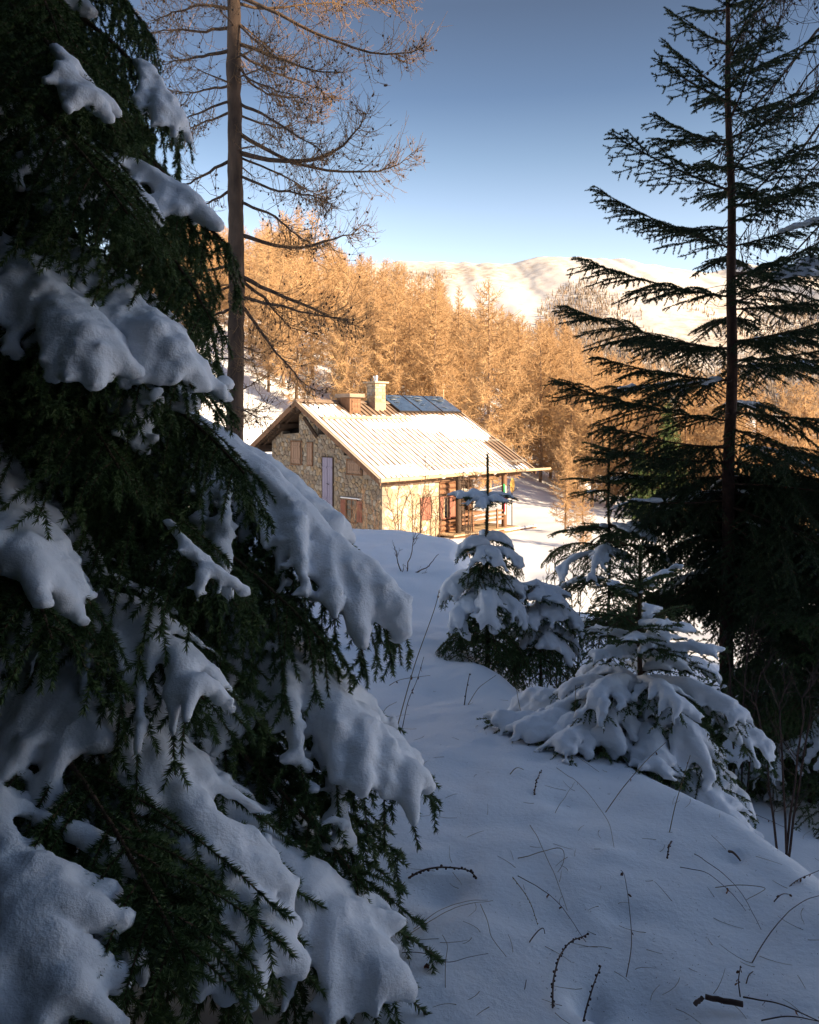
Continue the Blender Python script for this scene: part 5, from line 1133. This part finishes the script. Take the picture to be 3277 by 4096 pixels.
ST = [
 ('twig', T_, 'knobbly larch twig arched over a small hollow in the snow beside the big spruce', ((130, 797), (180, 785), (250, 772), (320, 778), (370, 790), (395, 806)), 'lie', .0042, 'dead', 70, 0),
 ('twig', T_, 'long curved knobbly twig with a tuft at its foot near the bottom of the picture', ((690, 1305), (690, 1200), (720, 1100), (760, 1040), (830, 990)), 'lie', .0032, 'dead', 60, 0),
 ('twig', T_, 'knobbly stick leaning out of a dark melt hole at the bottom', ((795, 1355), (822, 1290), (850, 1200), (878, 1130)), 'rise', .0030, 'dead', 60, 0),
 ('plant_stem', G, 'long dark seed stalk lying in a slow curve right of the arched twig', ((976, 1168), (1000, 1050), (990, 920), (970, 800), (955, 770)), 'lie', .0017, 'dead', 0, 3),
 ('grass_stem', G, 'straw blade lying flat and bent back in a hook', ((555, 725), (640, 710), (722, 695), (738, 722), (732, 760), (710, 780)), 'lie', .0017, 'straw', 0, 0),
 ('grass_stem', G, 'long straight straw crossing the hooked blade', ((602, 595), (650, 700), (700, 800), (747, 912)), 'lie', .0014, 'straw', 0, 0),
 ('plant_stem', G, 'dark straight stalk slanting down to the tip of the curved knobbly twig', ((555, 790), (650, 850), (740, 920), (820, 1025)), 'lie', .0016, 'dead', 0, 2),
 ('grass_stem', G, 'short tan grass stalk with a thick seed head left of the slanting dark stalk', ((535, 800), (590, 880), (615, 925), (632, 965)), 'lie', .0018, 'straw', 40, 0),
 ('grass_stem', G, 'long straight straw running up from the lowest spruce bough', ((100, 1060), (200, 1002), (330, 942), (458, 890)), 'lie', .0013, 'straw', 0, 0),
 ('grass_stem', G, 'second straw just above the one running from the lowest bough', ((150, 1010), (220, 970), (330, 930), (440, 892)), 'lie', .0012, 'straw', 0, 0),
 ('grass_stem', G, 'wavy straw curling down from the end of the two parallel straws', ((410, 910), (440, 1000), (450, 1060), (510, 1112)), 'lie', .0014, 'straw', 0, 0),
 ('plant_stem', G, 'thin dark stalk beside the single brown leaf at the bottom', ((105, 1110), (200, 1130), (280, 1172), (360, 1130), (440, 1100)), 'lie', .0012, 'dead', 0, 0),
 ('grass_stem', G, 'upright hair-thin straw standing between the brown leaf and the wavy straw', ((275, 1260), (272, 1120), (285, 1050), (262, 1010)), 'rise', .0012, 'straw', 0, 0),
 ('plant_stem', G, 'short bent dark blade near the top of the curved knobbly twig', ((600, 1050), (630, 1012), (655, 990), (660, 998)), 'lie', .0022, 'dead', 0, 0),
 ('twig', T_, 'small knobbly twig lying alone high on the path', ((618, 475), (628, 430), (648, 378)), 'lie', .0030, 'dead', 60, 0),
 ('grass_stem', G, 'pale straw leaning left in the middle of the path', ((700, 550), (740, 490), (778, 418)), 'lie', .0013, 'straw', 0, 0),
 ('grass_stem', G, 'very long thin straw arcing down the right half of the path', ((705, 365), (790, 425), (880, 540), (915, 610), (930, 690)), 'lie', .0013, 'straw', 0, 0),
 ('plant_stem', G, 'straight dry stalk leaning right towards the laden spruce', ((872, 535), (960, 440), (1060, 325), (1130, 262)), 'rise', .0022, 'straw', 0, 2),
 ('plant_stem', G, 'straight dry stalk standing steeply before the foot of the laden spruce', ((1135, 620), (1165, 510), (1195, 410), (1225, 312)), 'rise', .0022, 'straw', 0, 1),
 ('twig', T_, 'tiny knobbly twig below the steep dry stalk', ((1135, 712), (1142, 685), (1150, 655)), 'lie', .0032, 'dead', 80, 0),
 ('twig', T_, 'short dark piece of bark sunk in the snow on the right', ((1375, 690), (1395, 708), (1420, 722)), 'lie', .0060, 'dead', 0, 0),
 ('grass_stem', G, 'brown arching stalk on the shaded right slope', ((1240, 700), (1340, 770), (1430, 860), (1500, 970)), 'lie', .0015, 'dead', 0, 0),
 ('grass_stem', G, 'lower of two arching stalks on the shaded right slope', ((1185, 752), (1280, 780), (1380, 850), (1440, 905)), 'lie', .0014, 'dead', 0, 2),
 ('grass_stem', G, 'folded blade making a sharp angle on the shaded right slope', ((1322, 825), (1430, 826), (1535, 832), (1440, 870)), 'lie', .0016, 'straw', 0, 0),
 ('plant_stem', G, 'long dark stalk curving up to the right edge of the picture', ((1465, 1102), (1530, 1000), (1640, 910), (1730, 850)), 'lie', .0019, 'dead', 0, 0),
 ('plant_stem', G, 'stalk hung with withered leaves at the right edge', ((1560, 825), (1640, 795), (1730, 758)), 'rise', .0020, 'dead', 0, 6),
 ('plant_stem', G, 'short curled stalk under the one hung with leaves', ((1550, 876), (1580, 862), (1612, 845)), 'lie', .0022, 'dead', 0, 2),
 ('plant_stem', G, 'long dark stalk lying below the last bough of the laden spruce', ((1340, 490), (1440, 545), (1590, 600)), 'lie', .0024, 'dead', 0, 2),
 ('grass_stem', G, 'thin stalk bent in a sharp peak right of the laden spruce', ((1490, 500), (1580, 440), (1600, 540), (1612, 622)), 'rise', .0014, 'dead', 0, 0),
 ('plant_stem', G, 'short upright stub of stalk at the bottom of the path', ((578, 1280), (580, 1230), (588, 1185)), 'rise', .0018, 'dead', 0, 0),
 ('plant_stem', G, 'reddish straight stalk standing close before the laden spruce', ((772, 272), (775, 180), (780, 40)), 'rise', .0030, 'straw', 0, 0),
 ('grass_stem', G, 'short thick straw lying flat high on the path', ((525, 396), (550, 388), (577, 381)), 'lie', .0026, 'straw', 0, 0),
 ('grass_stem', G, 'pale thin straw lying across the path above the very long one', ((620, 275), (720, 300), (870, 375)), 'lie', .0016, 'straw', 0, 0),
 ('grass_stem', G, 'bent grass stem standing left of the lowest laden bough', ((595, 205), (560, 120), (545, 20)), 'rise', .0022, 'straw', 0, 0),
 ('grass_stem', G, 'second grass stem crossing beside the lowest laden bough', ((610, 160), (645, 122), (682, 86)), 'rise', .0022, 'dead', 0, 0),
 ('grass_stem', G, 'level straw folded down at its end by the lowest laden bough', ((515, 76), (640, 75), (672, 98)), 'rise', .0020, 'straw', 0, 0),
 ('plant_stem', G, 'broken plant stump with a tilted stalk in mid path', ((345, 112), (355, 60), (368, -5)), 'rise', .0045, 'dead', 20, 0),
 ('plant_stem', G, 'thin stalk leaning right from the broken plant stump', ((352, 110), (400, 50), (470, 2)), 'rise', .0026, 'straw', 0, 0),
 ('plant_stem', G, 'tall dry stalk with a rust brown seed head beside the big spruce', ((82, 195), (120, 80), (160, -60), (235, -260), (250, -330)), 'rise', .0036, 'straw', 0, 4),
 ('plant_stem', G, 'withered stalk with hanging brown leaves below the tall seed head', ((105, 190), (128, 100), (165, 20), (190, -70)), 'rise', .0028, 'dead', 0, 7),
 ('grass_stem', G, 'reddish stalk lying level under the big spruce tip', ((20, 45), (90, 18), (215, 2)), 'rise', .0026, 'straw', 0, 1),
 ('grass_stem', G, 'short straw poking right from under the big spruce tip', ((15, 150), (45, 125), (85, 105)), 'rise', .0022, 'straw', 0, 0),
 ('plant_stem', G, 'long dark stem running off the bottom right corner', ((1430, 1232), (1560, 1280), (1730, 1338)), 'lie', .0026, 'dead', 0, 2),
 ('plant_stem', G, 'second dark stem along the bottom right corner', ((1500, 1325), (1600, 1332), (1730, 1340)), 'lie', .0022, 'dead', 0, 0),
 ('plant_stem', G, 'tuft stem with dried flower remains near the bottom right', ((1425, 1240), (1410, 1190), (1420, 1130)), 'rise', .0024, 'dead', 30, 4),
 ('plant_stem', G, 'hooked twig to the right of the dried flower tuft', ((1430, 1200), (1450, 1165), (1475, 1148)), 'rise', .0022, 'dead', 0, 0),
]
for a in ST: stem(*a)
# single brown leaf
p = ground_px(*c8((198, 1160))[0]); lf = MB(); w = np.array([.010, 0, .002]); d = np.array([.002, -.012, .036]); o_ = p + np.array([0, 0, .004])
lf.add([o_, o_ + d * .35 + w, o_ + d * .75 + w * .9, o_ + d * 1.05, o_ + d * .75 - w * .8, o_ + d * .35 - w * .7, o_ + d * .5 + np.array([0, .006, 0])], [(0, 1, 6), (1, 2, 6), (2, 3, 6), (3, 4, 6), (4, 5, 6), (5, 0, 6)])
tag(lf.obj('leaf', M['leaf']), 'single brown curled leaf standing in the snow beside the lowest bough', 'leaf')
# broken piece of branch
A = [ground_px(*q) for q in c8((1240, 1285), (1285, 1268), (1430, 1292))]
lb = MB(); lb.log(A[1] + np.array([0, 0, .012]), A[2] + np.array([0, 0, .010]), .0075, 0, 10, .0085, .0008); lb.log(A[0] + np.array([0, 0, .004]), A[1] + np.array([-.01, 0, .010]), .0065, 0, 9, .006, .001)
tag(lb.obj('broken_branch', M['dead']), 'short thick piece of dark branch lying in the snow at the bottom right', 'branch')
# a sprig of spruce poking from the snow on the right
g0 = ground_px(*c8((1395, 372))[0]); mb = MB(); sh = np.array([[g0 + np.array([0, 0, -.02]) + np.array([.13 * math.cos(a) * t, -.03 * t, .02 + .10 * math.sin(a) * t]) for t in (0, .5, 1)] for a in (.2, .7, 1.2, -.2)])
V, F = tubes(sh, np.array([[.002, .0016, .001]]), 3); mb.add(V, F, 0); needles(mb, sh, 700, .016, .004, 1, rg); tag(mb.obj('spruce_sprig', [M['spruce_bark'], M['needle']]), 'green tip of a buried spruce shoot poking out of the snow on the right', 'sprig')
# crumbs of bark, needles and larch scales sprinkled over the snow
cr = MB(); n = 900; u = rg.uniform(380, 819, n); v = 660 + 364 * rg.random(n); P = np.array([ground_px(a, b) for a, b in zip(u, v)]) + np.array([0, 0, .002]); l = rg.uniform(.002, .011, n); a = rg.uniform(0, 6.28, n)
d = np.stack([np.cos(a), np.sin(a), rg.normal(0, .15, n)], -1) * l[:, None]; w = np.stack([-np.sin(a), np.cos(a), 0 * a], -1) * .0011
cr.add(np.stack([P - w, P + w, P + d + np.array([0, 0, .001])], 1).reshape(-1, 3), np.arange(3 * n).reshape(n, 3), 0, False)
tag(cr.obj('needle_litter', M['dead']), 'fine fallen needles and scales sprinkled over the path snow', 'litter', kind='stuff')

# short dry straws and grass tips scattered over the path, too many to count
gb_ = MB(); Pn = []
for i in range(170):
    u, v = rg.uniform(390, 815), 640 + 380 * rg.random(); p = ground_px(u, v); a = rg.uniform(0, 6.28); l = rg.uniform(.02, .11); t = np.linspace(0, 1, 5)[:, None]
    q = p + t * l * np.array([math.cos(a), math.sin(a), 0]) + t * t * l * .35 * np.array([-math.sin(a), math.cos(a), 0]) * rg.normal(); rise = l * rg.uniform(.0, .5) if rg.random() < .4 else 0
    q[:, 2] = ground(q[:, 0], q[:, 1]) + .002 + rise * t[:, 0] ** 1.4; Pn.append(q)
V, F = tubes(np.array(Pn), np.linspace(.0010, .0005, 5)[None], 3); gb_.add(V, F); tag(gb_.obj('dry_grass', M['straw']), 'short dry straws and grass tips sticking out all over the path snow', 'grass', kind='stuff')
